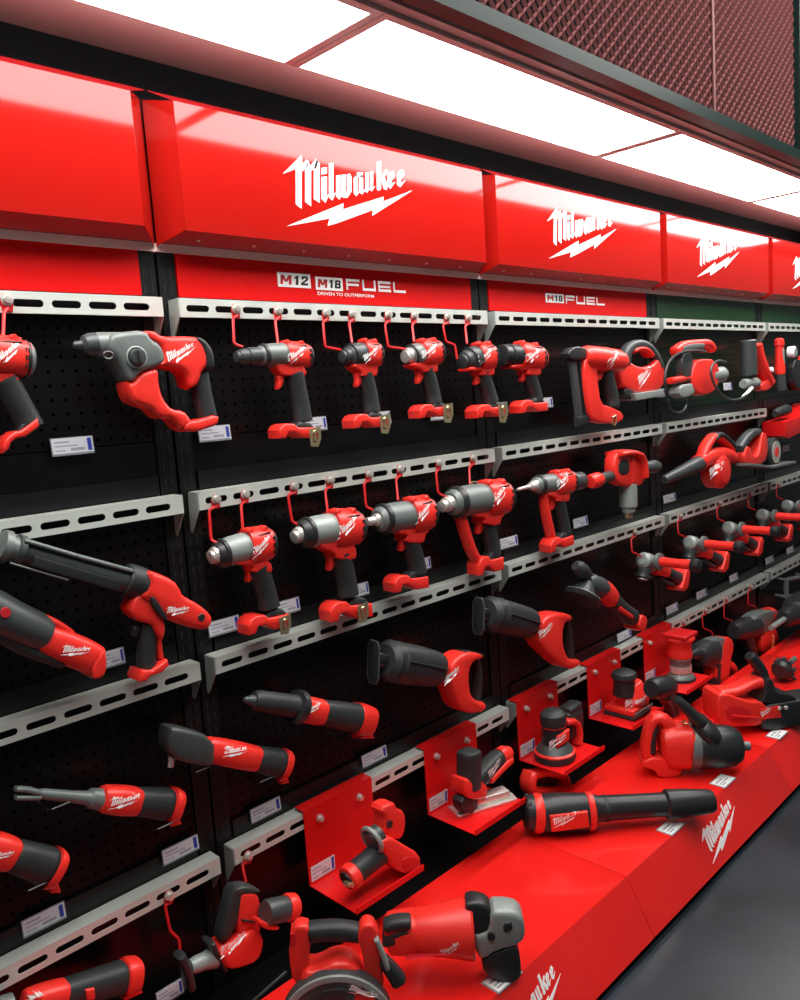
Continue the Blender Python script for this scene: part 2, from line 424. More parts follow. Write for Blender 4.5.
GLY = {'M': [[(0, 0), (.24, 0), (.24, 1), (0, 1)], [(.76, 0), (1, 0), (1, 1), (.76, 1)], [(.0, 1), (.30, 1), (.60, .28), (.40, .28)], [(.70, 1), (1, 1), (.60, .28), (.40, .28)]],
       '1': [[(.36, 0), (.72, 0), (.72, 1), (.40, 1)], [(.10, .72), (.40, 1), (.40, .76), (.14, .58)]],
       '2': [[(.02, 0), (.98, 0), (.98, .24), (.02, .24)], [(.02, .24), (.40, .24), (.98, .60), (.66, .66)], [(.66, .60), (.98, .60), (.98, .86), (.66, .80)], [(.08, .76), (.36, .76), (.80, .80), (.96, .90), (.78, 1), (.24, 1), (.06, .90)], [(.02, .64), (.34, .64), (.36, .78), (.06, .80)]],
       '8': [[(.0, .08), (.32, .12), (.32, .44), (.0, .42)], [(.68, .12), (1, .08), (1, .42), (.68, .44)], [(.14, 0), (.86, 0), (1, .08), (.68, .22), (.32, .22), (0, .08)], [(.06, .42), (.94, .42), (.94, .60), (.06, .60)], [(.04, .56), (.34, .56), (.34, .84), (.04, .90)], [(.66, .56), (.96, .56), (.96, .90), (.66, .84)], [(.04, .88), (.34, .80), (.66, .80), (.96, .88), (.84, 1), (.16, 1)]]}
def glyphs(mb, txt, x0, z0, wd, h, y, sh=0.12):
    n = len(txt); cw = wd / n
    for i, ch in enumerate(txt):
        for p in GLY[ch]: mb.slab([(x0 + cw * i + cw * .92 * u + sh * h * (v - .5), z0 + h * v) for u, v in p], (0, y, 0), X_, Z_, NY, 0.0006, 0.0001, 1, lo=0)
    return mb
def rect(u0, v0, u1, v1): return [(u0, v0), (u1, v0), (u1, v1), (u0, v1)]

# ------------------------------------------------------------------ the room shell
XL, XR = -1.6, 5.2
single('floor', MB().box((XL - 2, -5, -0.05), (XR + 3, 0.1, 0.0)), FLOORM, kind='structure', smooth=False)
single('wall_back', MB().box((XL - 2, 0.03, 0), (XR + 3, 0.13, 3.0)), mat('black_wall_paint', (0.003, 0.0025, 0.003), 0.8, spec=0.05, noise=0.1, nscale=5), kind='structure', smooth=False)
# burgundy ceiling band between the wall and the lamps
single('ceiling', MB().box((XL - 2, -0.1775, 2.062), (XR + 3, 0.03, 2.09)), CEILM, kind='structure', smooth=False)
single('ceiling_upper', MB().box((XL - 2, -5, 3.0), (XR + 3, 0.13, 3.05)), mat('dark_ceiling_paint', (0.05, 0.045, 0.045), 0.7, noise=0.1, nscale=4), kind='structure', smooth=False)
# perforated back panels, bay by bay
for k in range(-2, 5):
    x0, x1 = k + 0.042, k + 0.958
    m = PEGG if k in (2, 3) else PEG
    single('wall_panel', MB().box((x0, 0.004, 1.314), (x1, 0.024, 1.60)), m, kind='structure', smooth=False)
    single('wall_panel', MB().box((x0, 0.004, 1.19), (x1, 0.022, 1.312)), PLAINB if k < 2 else PEGG, kind='structure', smooth=False)
    for a, b in ((0.872, 1.188), (0.447, 0.870), (0.0, 0.445)):
        single('wall_panel', MB().box((x0, 0.004, a), (x1, 0.022, b)), PEG if a > 0.1 else PLAINB, kind='structure', smooth=False)
# slotted uprights
for k in range(-1, 5):
    mb = MB(); mb.box((k - 0.040, -0.001, 0.02), (k - 0.003, 0.028, 1.69)); mb.box((k + 0.003, -0.001, 0.02), (k + 0.040, 0.028, 1.69))
    up = single('trim_upright', mb, POST, kind='structure', smooth=False)
    sl = MB(); z = 0.10
    while z < 1.66:
        for cx in (-0.029, -0.013, 0.013, 0.029): sl.box((k + cx - 0.0022, -0.0018, z), (k + cx + 0.0022, 0.0, z + 0.018))
        z += 0.032
    o = single('upright_slots', sl, SLOT, smooth=False); bl = o.location.copy(); o.parent = up; o.location = bl - up.location
# pale trim strip under the header
single('trim_header', MB().box((XL, -0.006, 1.684), (XR, 0.012, 1.700)), STRIPM, kind='structure', smooth=False)

# ------------------------------------------------------------------ ceiling lamps (long flat panels in a frame)
LZ = 2.030; LY0, LY1 = -0.178, -0.428
divs = [-0.89, 0.238, 1.371, 2.487, 3.6, 4.7]
lamp_names = ['leftmost in the picture', 'second from the left, left of the dark divider at the top', '', '', '']
LAMP_LBL = ['flat white ceiling lamp panel cut by the left edge of the picture, before the first dark divider',
            'longest white ceiling lamp panel, between the first and second dark dividers',
            'white ceiling lamp panel between the second and third dividers above the header',
            'small white ceiling lamp panel at the far right edge of the picture', 'white ceiling lamp panel beyond the right edge']
for i in range(4):
    t = Thing('ceiling_lamp_panel', LAMP_LBL[i], 'lamp', 'ceiling lamp panels above the header')
    x0, x1 = divs[i], divs[i + 1]; g = 0.019
    t.part('diffuser', PANEM).box((x0 + g, LY1, LZ), (x1 - g, LY0, LZ + 0.034))
    f = t.part('lamp_frame', LFRAME)
    f.box((x0 + 0.001, LY1 - 0.018, LZ - 0.002), (x0 + g, LY0, LZ + 0.034)); f.box((x1 - g, LY1 - 0.018, LZ - 0.002), (x1 - 0.001, LY0, LZ + 0.034))
    f.box((x0 + g, LY1 - 0.018, LZ - 0.002), (x1 - g, LY1, LZ + 0.034))
    t.done()
mb = MB(); mb.box((XL, -0.470, 2.036), (XR, -0.448, 2.075)); mb.box((XL, -0.486, 2.052), (XR, -0.470, 2.085))
single('trim_lamp', mb, LFRAME, kind='structure', smooth=False)

# ------------------------------------------------------------------ hanging expanded-metal screen over the aisle
MY = -0.52
t = Thing('mesh_screen', 'burgundy expanded-metal mesh screen in a dark green frame hanging beside the ceiling lamps', 'screen')
zb = 2.050; zt = 2.72; xa, xb = 0.0, 1.965
mb = t.part('frame', FRAMEG)
mb.box((xa, MY - 0.02, zb - 0.030), (xb, MY + 0.014, zb)); mb.box((xb, MY - 0.02, zb - 0.030), (xb + 0.035, MY + 0.014, zt))
mb.box((xa, MY - 0.012, zt - 0.03), (xb, MY + 0.014, zt)); mb.box((xa - 0.03, MY - 0.012, zb - 0.03), (xa, MY + 0.014, zt))
mb = t.part('mesh', MESHM)
pu, pv = 0.0170, 0.0150
nx = int((xb - xa) / pu); nz = int((zt - zb) / pv)
W2 = 0.0034
for i in range(nx + 1):
    x = xa + i * pu; vs = []; fs = []
    for j in range(2 * nz + 1):
        z = zb + j * pv / 1.0
        if z > zt: break
        dx = (pu / 2) * (1 if (j + i) % 2 else -1) * 0.86
        vs += [(x + dx - W2, MY + 0.0015, z - 0.001), (x + dx + W2, MY - 0.004, z + 0.001)]
    for j in range(len(vs) // 2 - 1): fs.append((2 * j, 2 * j + 1, 2 * j + 3, 2 * j + 2))
    mb.add(vs, fs)
t.part('seam_strip', MESHM).box((1.372, MY - 0.007, zb), (1.384, MY - 0.003, zt))
t.part('backing_board', MESHB).box((xa, MY + 0.006, zb), (xb, MY + 0.012, zt))
t.done()
t = Thing('mesh_screen', 'sliver of the next mesh screen beyond the dark green post at the top right corner', 'screen')
t.part('frame', FRAMEG).box((xb + 0.04, MY - 0.02, zb - 0.03), (3.6, MY + 0.014, zb))
mb = t.part('mesh', MESHM)
for i in range(int((3.6 - xb - 0.04) / pu)):
    x = xb + 0.05 + i * pu; vs = []; fs = []
    for j in range(2 * nz + 1):
        z = zb + j * pv
        if z > zt: break
        dx = (pu / 2) * (1 if (j + i) % 2 else -1) * 0.86
        vs += [(x + dx - W2, MY + 0.0015, z - 0.001), (x + dx + W2, MY - 0.004, z + 0.001)]
    for j in range(len(vs) // 2 - 1): fs.append((2 * j, 2 * j + 1, 2 * j + 3, 2 * j + 2))
    mb.add(vs, fs)
t.part('backing_board', MESHB).box((xb + 0.04, MY + 0.006, zb), (3.6, MY + 0.012, zt))
t.done()

# ------------------------------------------------------------------ red header canopy, one box per bay
HL = ['red gloss header box with no lettering at the left edge of the wall', 'red gloss header box with the largest white script, above the M12 M18 sign',
      'red gloss header box with white script above the M18 only sign', 'red gloss header box with small white script above the green sign strip',
      'red gloss header box at the right edge, script cut by the picture']
logos = {0: (0.282, 0.402), 1: (1.258, 0.402), 2: (2.246, 0.402), 3: (3.25, 0.402)}
for i, k in enumerate(range(-1, 4)):
    t = Thing('header_box', HL[i], 'header', 'red header boxes above the wall')
    xs, xe = (k + 0.003, k + 0.997); xf0, xf1 = xs + {-1: .034, 0: .032, 1: .016, 2: .010, 3: .010}[k], xe - (0.050 if k < 0 else 0.036)
    zb, zt = 1.716, 1.955; FY = FASCIA_Y
    def quad(mb, a, b, c, d, th=0.0012):
        a, b, c, d = map(Vector, (a, b, c, d)); n = (b - a).cross(d - a).normalized() * th
        mb.add([a, b, c, d, a + n, b + n, c + n, d + n], [(0, 1, 2, 3), (7, 6, 5, 4), (0, 4, 5, 1), (1, 5, 6, 2), (2, 6, 7, 3), (3, 7, 4, 0)])
    f = t.part('fascia', HEADRED)
    quad(f, (xf0, FY, zb), (xf1, FY, zb), (xf1, FY, zt), (xf0, FY, zt))
    f = t.part('side_return', HEADRED); quad(f, (xs, -0.008, 1.694), (xf0, FY, zb), (xf0, FY, zt), (xs, -0.008, zt + 0.012))
    f = t.part('side_return', HEADRED); quad(f, (xf1, FY, zb), (xe, -0.008, 1.694), (xe, -0.008, zt + 0.012), (xf1, FY, zt))
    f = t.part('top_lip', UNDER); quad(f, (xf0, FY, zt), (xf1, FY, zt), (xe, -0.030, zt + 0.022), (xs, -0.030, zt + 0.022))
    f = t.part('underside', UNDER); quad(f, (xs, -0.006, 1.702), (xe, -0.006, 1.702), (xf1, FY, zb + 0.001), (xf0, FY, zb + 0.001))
    if k >= 0:
        for q in range(7):
            x = xs + 0.08 + q * 0.135; t.part('rivet', STEEL).lathe((x, -0.030, 1.7045), (x, -0.030, 1.7085), [(0, 0.0025), (0.5, 0.004), (1, 0.004)], 10)
    if k in logos: logo_mesh(t.part('logo', WHITE, 0, 'white script lettering over a lightning bolt'), (logos[k][0], FY, LOGO_ORG[1]), X_, Z_, NY, logos[k][1], 0.0014)
    t.done()

# red / green sign strips under the header
SL = ['plain red sign strip at the left edge under the header', 'red sign strip printed M12 M18 FUEL', 'red sign strip printed M18 FUEL',
      'dark green sign strip right of the red ones', 'dark green sign strip at the right edge of the picture']
for i, k in enumerate(range(-1, 4)):
    t = Thing('sign_strip', SL[i], 'sign', 'sign strips under the header')
    t.part('sheet', SIGNRED if k < 2 else SIGNGREEN).box((k + 0.044, -0.003, 1.598), (k + 0.962, 0.004, 1.6835))
    n = NY; yy = -0.0032
    def badge(x0, x1, z0, z1, num):
        t.part('badge', WHITE, None, 'white badge with a red M and black number').slab(rect(x0, z0, x1, z1), (0, yy, 0), X_, Z_, NY, 0.0012, 0.0003, lo=0)
        wd = x1 - x0; hh = (z1 - z0)
        glyphs(t.part('badge_letter', REDINK), 'M', x0 + wd * .08, z0 + hh * .18, wd * .36, hh * .64, yy - .0012)
        glyphs(t.part('badge_number', DARKINK), num, x0 + wd * .46, z0 + hh * .18, wd * .48, hh * .64, yy - .0012)
    def fuel(x0, x1, z0, z1, m=WHITE):
        mb = t.part('lettering', m, None, 'white wide square lettering'); W = (x1 - x0); lw = W * 0.215; st = (z1 - z0) * 0.24; H = z1 - z0
        def r(a, b, c, d): mb.slab(rect(a, b, c, d), (0, yy, 0), X_, Z_, NY, 0.0012, 0.0003, lo=0)
        g = [x0 + i * W * 0.262 for i in range(4)]
        r(g[0], z0, g[0] + st * .8, z1 - st); r(g[0], z1 - st, g[0] + lw, z1); r(g[0] + st * .8, z0 + H * .38, g[0] + lw * .92, z0 + H * .38 + st * .85)
        r(g[1], z0, g[1] + st * .8, z1); r(g[1] + st * .8, z0, g[1] + lw, z0 + st); r(g[1] + lw - st * .8, z0 + st, g[1] + lw, z1)
        r(g[2], z0, g[2] + st * .8, z1); r(g[2] + st * .8, z1 - st, g[2] + lw, z1); r(g[2] + st * .8, z0 + H * .38, g[2] + lw * .95, z0 + H * .38 + st * .8); r(g[2] + st * .8, z0, g[2] + lw, z0 + st)
        r(g[3], z0, g[3] + st * .8, z1); r(g[3] + st * .8, z0, g[3] + lw, z0 + st)
    if k == 0:
        badge(0.293, 0.387, 1.630, 1.662, '12'); badge(0.402, 0.485, 1.628, 1.658, '18'); fuel(0.497, 0.700, 1.632, 1.658)
        text_mesh(t.part('small_lettering', WHITE), 'DRIVEN TO OUTPERFORM', (0.405, yy - .001, 1.616), X_, Z_, NY, 0.0075, 0.18, bold=0.006)
    if k == 1:
        badge(1.325, 1.425, 1.630, 1.658, '18'); fuel(1.437, 1.672, 1.630, 1.656)
    t.done()

# ------------------------------------------------------------------ slotted steel rails with brackets
RH = 0.037
def holes_plate(L, H, th):
    cu = bpy.data.curves.new('plate', 'CURVE'); cu.dimensions = '2D'; cu.fill_mode = 'BOTH'; cu.extrude = th / 2
    def spl(pts):
        s = cu.splines.new('POLY'); s.points.add(len(pts) - 1)
        for q, c in zip(s.points, pts): q.co = (c[0], c[1], 0, 1)
        s.use_cyclic_u = True
    spl([(0, 0), (L, 0), (L, H), (0, H)])
    x = 0.014; hl = 0.053; r = 0.0066; cy = H * 0.47
    while x + hl < L - 0.008:
        pts = []
        for a in range(7): t = math.pi / 2 + math.pi * a / 6; pts.append((x + r + math.cos(t) * r, cy + math.sin(t) * r))
        for a in range(7): t = -math.pi / 2 + math.pi * a / 6; pts.append((x + hl - r + math.cos(t) * r, cy + math.sin(t) * r))
        spl(pts); x += 0.0668
    ob = bpy.data.objects.new('plate', cu); COL.objects.link(ob)
    dg = bpy.context.evaluated_depsgraph_get(); me = bpy.data.meshes.new_from_object(ob.evaluated_get(dg))
    vs = [v.co.copy() for v in me.vertices]; fs = [tuple(p.vertices) for p in me.polygons]
    bpy.data.objects.remove(ob); bpy.data.curves.remove(cu); bpy.data.meshes.remove(me)
    return vs, fs
RAILZ = [1.590, 1.204, 0.858, 0.432]
PV, PF = holes_plate(0.963, RH, 0.002)
ORD = ['top', 'second', 'third', 'lowest']
BAYN = {-1: 'leftmost bay, cut by the left edge', 0: 'wide bay under the M12 M18 sign', 1: 'bay under the M18 only sign', 2: 'bay under the green strip', 3: 'bay at the far right edge'}
proto = None
for k in range(-1, 4):
    for ri, z in enumerate(RAILZ):
        if k == 3 and ri == 1: continue
        lbl = 'pale slotted steel rail, %s of four down the %s' % (ORD[ri], BAYN[k])
        loc = Vector((k + 0.0185, -0.042, z - RH))
        if proto is None:
            proto = bpy.data.objects.new('slotted_rail', None); COL.objects.link(proto)
            mb = MB(); mb.add([(v.x, -v.z, v.y) for v in PV], PF)
            fo = bpy.data.objects.new('slotted_face', mesh_from(mb, 'slotted_face', RAIL, smooth=False)); COL.objects.link(fo); fo.parent = proto
            mb = MB(); mb.box((0, 0.001, RH - 0.002), (0.963, 0.036, RH)); mb.box((0, 0.001, 0), (0.963, 0.006, 0.0016))
            fo = bpy.data.objects.new('top_flange', mesh_from(mb, 'top_flange', RAIL, smooth=False)); COL.objects.link(fo); fo.parent = proto
            for xx in (-0.0016, 0.9632):
                mb = MB(); mb.slab([(0.0, RH - 0.001), (0.036, RH - 0.001), (0.040, -0.045), (0.034, -0.048), (0.0, 0.0)], (xx, 0, 0), Y_, Z_, X_, 0.0014, 0.0004, 1)
                fo = bpy.data.objects.new('bracket', mesh_from(mb, 'bracket', BRACK, smooth=False)); COL.objects.link(fo); fo.parent = proto
            r = proto
        else: r = copy_tree(proto)
        r.location = loc; tag(r, lbl, 'rail', 'slotted rails across the wall')
# black label strips above the rails
for k in range(-1, 4):
    for ri, z in enumerate(RAILZ[1:]):
        mb = MB(); mb.slab([(-0.001, z + 0.002), (0.004, z + 0.002), (0.004, z + 0.040), (0.001, z + 0.040)], (0, 0, 0), NY, Z_, X_, k + 0.955, 0.0005, 1, lo=k + 0.045)
        single('trim_label', mb, LEDGE, kind='structure', smooth=False)

# ------------------------------------------------------------------ red plinth under the wall
PT = 0.153
for i, (a, b) in enumerate(((-1.0, -0.084), (-0.082, 0.827), (0.829, 1.738), (1.740, 2.650), (2.652, 3.56))):
    lb = ['red plinth section out of the lower left', 'red plinth section nearest the camera at the bottom of the picture', 'red plinth section in front of the black blower',
          'red plinth section by the right edge under the chainsaw', 'last red plinth section far right'][i]
    t = Thing('plinth', lb, 'plinth', 'red plinth sections along the wall')
    t.part('body', PLINTH).slab([(-0.145, 0.035), (-0.145, PT), (-0.507, PT), (-0.578, 0.022), (-0.50, 0.022)], (0, 0, 0), Y_, Z_, X_, b, 0.0012, 2, lo=a)
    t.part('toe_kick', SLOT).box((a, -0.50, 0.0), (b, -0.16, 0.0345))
    if i in (1, 2):
        x0 = 0.269 if i == 1 else 1.178
        fr = (Vector((0, -0.507, PT)) - Vector((0, -0.578, 0.022))).normalized(); nn = Vector((1, 0, 0)).cross(fr).normalized()
        if nn.y > 0: nn = -nn
        o = Vector((x0, -0.578, 0.022)) + fr * 0.022
        logo_mesh(t.part('logo', WHITE, 0, 'white script lettering over a lightning bolt'), o, X_, fr, nn, 0.225, 0.001)
    t.done()
single('trim_base', MB().box((XL, -0.14, 0.0), (XR, 0.0, 0.11)), PLAINB, kind='structure', smooth=False)

# ------------------------------------------------------------------ hooks, price tags, shelves
HOOKG = 'red wire hooks bolted to the rails'
def hook(bolt, path, label, Y=-0.050, offs=None, group=HOOKG):
    """bolt: photo point on the rail face; path: bends of the wire down to the tool."""
    t = Thing('tool_hook', label, 'hook', group, WP(-0.052)); k = t.pl.m(*bolt)
    c = WP(-0.0425).p(*bolt)
    t.part('bolt', STEEL, None, 'bright steel bolt').lathe(c + Vector((0, -0.003, 0)), c + Vector((0, -0.013, 0)), [(0, 0.0105), (0.25, 0.0105), (0.3, 0.0076), (1, 0.0072), (1.06, 0.005)], 12)
    mb = t.part('clip_plate', REDD)
    mb.slab([(-0.008, -0.016), (0.008, -0.016), (0.011, 0.002), (0.005, 0.014), (-0.005, 0.014), (-0.011, 0.002)], c + Vector((0, -0.0015, -0.004)), X_, Z_, NY, 0.0014, 0.0005, 1)
    n = len(path); off = [0.0 + 0.018 * min(1, i / max(1, n - 1)) for i in range(n)] if offs is None else offs
    P = [t.pl.p(*path[0], off[0])] + [t.pl.p(*q, off[i + 1]) for i, q in enumerate(path[1:])]
    P = [c + Vector((0, -0.006, -0.014))] + P
    # bends kept crisp with a short fillet
    out = [P[0]]
    for a, b, d in zip(P, P[1:], P[2:]):
        f = min(0.006, (b - a).length * .4, (d - b).length * .4)
        p1 = b + (a - b).normalized() * f; p2 = b + (d - b).normalized() * f
        out += [p1, (p1 + p2) / 2 * .5 + b * .5, p2]
    out.append(P[-1])
    t.part('wire', REDD).tube(out, 0.0031, 8)
    return t.done()

TAGG = 'small white price tags on the wall'
def price_tag(bl, br, label, h=0.028, Y=-0.012, z=None, name='price_tag', group=TAGG, tilt=0.10):
    pl = WP(Y); A = pl.p(*bl); B = pl.p(*br); zz = z if z is not None else (A.z + B.z) / 2
    x0, x1 = A.x, B.x; W = x1 - x0
    up = Vector((0, math.sin(tilt), math.cos(tilt))); n = Vector((0, -math.cos(tilt), math.sin(tilt)))
    t = Thing(name, label, 'price tag', group)
    o = Vector((x0, Y, zz))
    t.part('holder', HOLDER).slab(rect(-0.0015, -0.0035, W + 0.0015, h + 0.0015), o, X_, up, n, 0.0005, 0.0003, 1, lo=-0.001)
    t.part('card', CARD).slab(rect(0, 0, W, h), o, X_, up, n, 0.0012, 0.0003, 1, lo=0.0005)
    t.part('blue_band', BLUE, 1, 'blue band at the right end').slab(rect(W * .86, h * .10, W * .96, h * .92), o, X_, up, n, 0.0015, 0.0001, 1, lo=0.0012)
    mb = t.part('print', INK, 1, 'rows of grey print')
    for (a, b, c, d) in ((.06, .70, .42, .80), (.06, .46, .62, .54), (.06, .16, .30, .24), (.44, .16, .78, .34)):
        mb.slab(rect(W * a, h * b, W * c, h * d), o, X_, up, n, 0.0014, 0.0001, 1, lo=0.0012)
    return t.done()

# ------------------------------------------------------------------ pistol-shaped drivers and wrenches
def pistol(name, label, cat, N, C, M, T, rn, rc, rm, grip, gw, F0, F1, fh, trig, Y=-0.072, nose=None, case=CAST, nosem=STEEL, clip=None,
           front_frame=None, logo=None, tailm=BLACK, group=None, ring=None, foot_d=0.024, clamp=True, tail=None, front=False):
    t = Thing(name, label, cat, group, WP(Y)); k = t.pl.m(*M)
    T = (T[0] - rm * .30, T[1]); N = (N[0] + rn * .2, N[1]); F0 = (F0[0] + 4.5, F0[1]); F1 = (F1[0] - 4, F1[1]); gw *= 1.14; fh *= 1.3
    t.lathe('anvil', nosem, N, C, nose or [(0, rn * .7), (0.06, rn), (0.45, rn), (0.5, rn * 1.25), (1.02, rn * 1.35)])
    if front: t.lathe('front_ring', BLACK, (C[0] - 2, C[1] + .6), (C[0] + 8, C[1] - 1), [(0, rc * .74), (.15, rc * .86), (.8, rc * .96), (1, rc * .9)])
    t.lathe('gear_case', case, C, M, [(0, rc * .62), (0.05, rc * .78), (0.22, rc * .93), (0.55, rc), (1.04, rc * 1.02)])
    t.lathe('case_ring', BLACK, (C[0] * .88 + M[0] * .12, C[1] * .88 + M[1] * .12), (C[0] * .74 + M[0] * .26, C[1] * .74 + M[1] * .26), [(0, rc * .9), (0.2, rc * 1.0), (0.8, rc * 1.03), (1, rc * .99)])
    L = lambda a: (M[0] + (T[0] - M[0]) * a, M[1] + (T[1] - M[1]) * a)
    t.sweep('motor_housing', RED, [L(-.06), L(.1), L(.45), L(.8), L(.97)], [rm * 1.02, rm * 1.06, rm * 1.05, rm * 1.0, rm * .93], [rm * 1.0, rm * 1.02, rm, rm * .96, rm * .9], ex=2.5)
    HI = len(t.parts) - 1
    t.lathe('tail_cap', tailm, L(.90), L(1.04), [(0, rm * .96), (0.4, rm * .93), (0.8, rm * .78), (1, rm * .55)])
    mb = t.part('vents', SLOT, HI, 'dark cooling slits')
    nr = t.pl.n
    for q in (.80, .85):
        a = t.pl.p(*L(q)); d = (t.pl.p(*L(1)) - t.pl.p(*L(0))).normalized(); up = nr.cross(d).normalized()
        if up.z < 0: up = -up
        for s_ in (-.35, 0.0, .35):
            c = a + nr * (rm * k * (.985 - .1 * abs(s_) * 2)) + up * (s_ * rm * k * 1.1)
            mb.slab(rect(-0.0011, -rm * k * .14, 0.0011, rm * k * .14), c, d, up, nr, 0.0012, 0.0004, 1)
    if clamp:
        # screw bosses on the clamshell and the raised top rib
        mb = t.part('clamp_ridge', RED, HI)
        a = t.pl.p(*L(.02)); d = (t.pl.p(*L(1)) - a).normalized(); up = nr.cross(d).normalized()
        if up.z < 0: up = -up
        for q, s_ in ((.06, 1.0), (.62, 1.0), (.06, -.92), (.55, -.95)):
            c = t.pl.p(*L(q)) + up * (rm * k * s_ * 1.0) + nr * rm * k * .22
            t.part('screw_boss', RED, HI).lathe(c - nr * .004, c + nr * rm * k * .42, [(0, rm * k * .22), (0.8, rm * k * .22), (1, rm * k * .15)], 10)
        c0 = t.pl.p(*L(-.05)) + up * rm * k * 1.0; c1 = t.pl.p(*L(.80)) + up * rm * k * 1.0
        mb.sweep([c0, c1], rm * k * .16, rm * k * .34, nr, 12)
    d = (t.pl.p(*L(1)) - t.pl.p(*L(0))).normalized(); up = nr.cross(d).normalized(); up = up if up.z > 0 else -up
    for (q0, s0, q1, s1) in ((.02, .62, .74, .80), (.10, -.62, .78, -.50)):
        a_ = t.pl.p(*L(q0)) + up * rm * k * s0; b_ = t.pl.p(*L(q1)) + up * rm * k * s1
        off0 = nr * rm * k * math.sqrt(max(0.05, 1 - s0 * s0)) * 1.0
        t.part('seam_line', DARKINK, HI).sweep([a_ + off0, (a_ + b_) / 2 + off0 * 1.03, b_ + off0 * .98], rm * k * .055, .0022, nr, 8)
    t.lathe('rear_ring', BLACK, L(.86), L(.91), [(0, rm * 1.0), (.5, rm * 1.03), (1, rm * .99)])
    # grip
    gd = gw * 0.92
    ws = [gw * 1.12, gw * 1.0, gw * .95, gw * 1.05][:len(grip)] if len(grip) <= 4 else gw
    t.sweep('grip', GRIP, grip, ws, [w_ * .9 for w_ in ws] if isinstance(ws, list) else gd, ex=2.3, it=2)
    g0 = grip[0]
    t.slab('trigger_bridge', RED, [(M[0] - rm * .9, M[1] + rm * .72), (M[0] + rm * .9, M[1] + rm * .6), (g0[0] + gw * 1.1, g0[1] - 1), (g0[0] + gw * .9, g0[1] + rm * .45), (g0[0] - gw * .9, g0[1] + rm * .35), (trig[0] + 1, trig[1] - rm * .42), (M[0] - rm * .9, M[1] + rm * 1.05)], rm * k * .62, 0.005, it=1)
    x, y = trig
    t.slab('trigger', RED, [(x - 2.5, y - rm * .55), (x + rm * .35, y - rm * .55), (x + rm * .30, y + rm * .1), (x + rm * .05, y + rm * .62), (x - 2.6, y + rm * .60), (x - 1.2, y)], 0.008, 0.003, it=1)
    if front_frame: t.sweep('front_frame', RED, front_frame, gw * .52, gw * .75, ex=3, it=1)
    # battery rail foot
    (ax, ay), (bx, by) = F0, F1
    def fp(u, v): return (ax + (bx - ax) * u, ay + (by - ay) * u - v * fh)
    t.slab('battery_foot', RED, [fp(0, -.12), fp(-.03, .50), fp(.04, .86), fp(.16, 1.05), fp(.36, 1.05), fp(.46, .80), fp(.60, .80), fp(.97, .88), fp(1.0, .10), fp(.62, .0), fp(.52, .16), fp(.36, .40), fp(.22, .38), fp(.15, -.08)], foot_d, 0.004)
    t.slab('foot_top', GRIP, [fp(.44, .75), fp(.56, 1.25), fp(.84, 1.2), fp(.97, .8)], foot_d * .72, 0.005)
    if clip:
        cx, cy = clip
        mb = t.part('belt_clip', BRASS, None, 'yellow metal belt clip'); c = t.pl.p(cx, cy, 0.030)
        kk = k
        fr = [(-7 * kk, 8.5 * kk), (8 * kk, 10 * kk), (7.5 * kk, -2 * kk), (3 * kk, -10 * kk), (-6 * kk, -9 * kk)]
        inn = [(-3.5 * kk, 4 * kk), (4.5 * kk, 5 * kk), (4 * kk, -1.5 * kk), (1 * kk, -5.5 * kk), (-3 * kk, -5 * kk)]
        n = len(fr); vs = []
        for dz in (-0.0012, 0.0012):
            for loop in (fr, inn): vs += [c + X_ * u + Z_ * v + NY * dz for u, v in loop]
        fs = []
        for i in range(n):
            j = (i + 1) % n
            fs += [(2 * n + i, 2 * n + j, 3 * n + j, 3 * n + i), (i, n + i, n + j, j), (i, j, 2 * n + j, 2 * n + i), (n + i, 3 * n + i, 3 * n + j, n + j)]
        mb.add(vs, fs)
        mb.slab([(-1.8 * kk, -4 * kk), (1.8 * kk, -4 * kk), (1.8 * kk, 4 * kk), (-1.8 * kk, 4 * kk)], c, X_, Z_, NY, 0.0012, 0.0003, 1)
        mb.lathe(c + Z_ * (5 * kk) + Y_ * .012, c + Z_ * (5 * kk) - Y_ * 0.004, [(0, 2.6 * kk), (.8, 2.6 * kk), (1, 1.6 * kk)], 10)
    if ring:
        cx, cy, rr = ring; c = t.pl.p(cx, cy); pts = []
        for a in range(18): an = 2 * math.pi * a / 18; pts.append(c + X_ * (math.cos(an) * rr * k * 1.3) + Y_ * (math.sin(an) * rr * k * 1.2) + Z_ * (math.sin(an) * rr * k * .35))
        t.part('hanging_ring', BRASS, None, 'brass hanging ring').tube(pts, 0.0022, 6, closed=True)
    if tail: t.lathe('rear_can', DCAST, tail[0], tail[1], [(0, tail[2] * .9), (.15, tail[2]), (.85, tail[2] * 1.02), (1, tail[2] * .8)])
    if logo: t.logo({'motor_housing'}, *logo, parent=HI)
    return t.done()

IW = 'cordless pistol tools on the wall hooks'
# top row
pistol('impact_wrench', 'red impact wrench cut by the left edge, top row, grey tail and curved dark grip', 'power tool', (-62, 352), (-48, 353), (-22, 354), (36, 360), 5, 15, 19,
       [(2, 378), (14, 398), (25, 416), (30, 428)], 11.5, (-6, 452), (38, 428), 9, (-12, 388), group=IW, logo=((-6, 363), (26, 349)), tailm=CAST, clamp=True)
pistol('hammer_drill', 'hammer drill with long grey chuck, first right of the rotary hammer', 'power tool', (234, 357), (258, 356), (283, 355), (312, 356.5), 8, 12, 12.2,
       [(293, 372), (297, 388), (301, 404), (303, 422)], 8.2, (270, 437), (316, 439), 10, (278, 382), nosem=DCAST, case=CAST, clip=(315, 437), group=IW, logo=((288, 361), (310, 353)),
       nose=[(0, 3), (0.02, 5.2), (0.12, 5.6), (0.14, 6.6), (0.42, 8.2), (0.44, 7.4), (0.5, 7.4), (0.52, 8.8), (1.02, 9.2)])
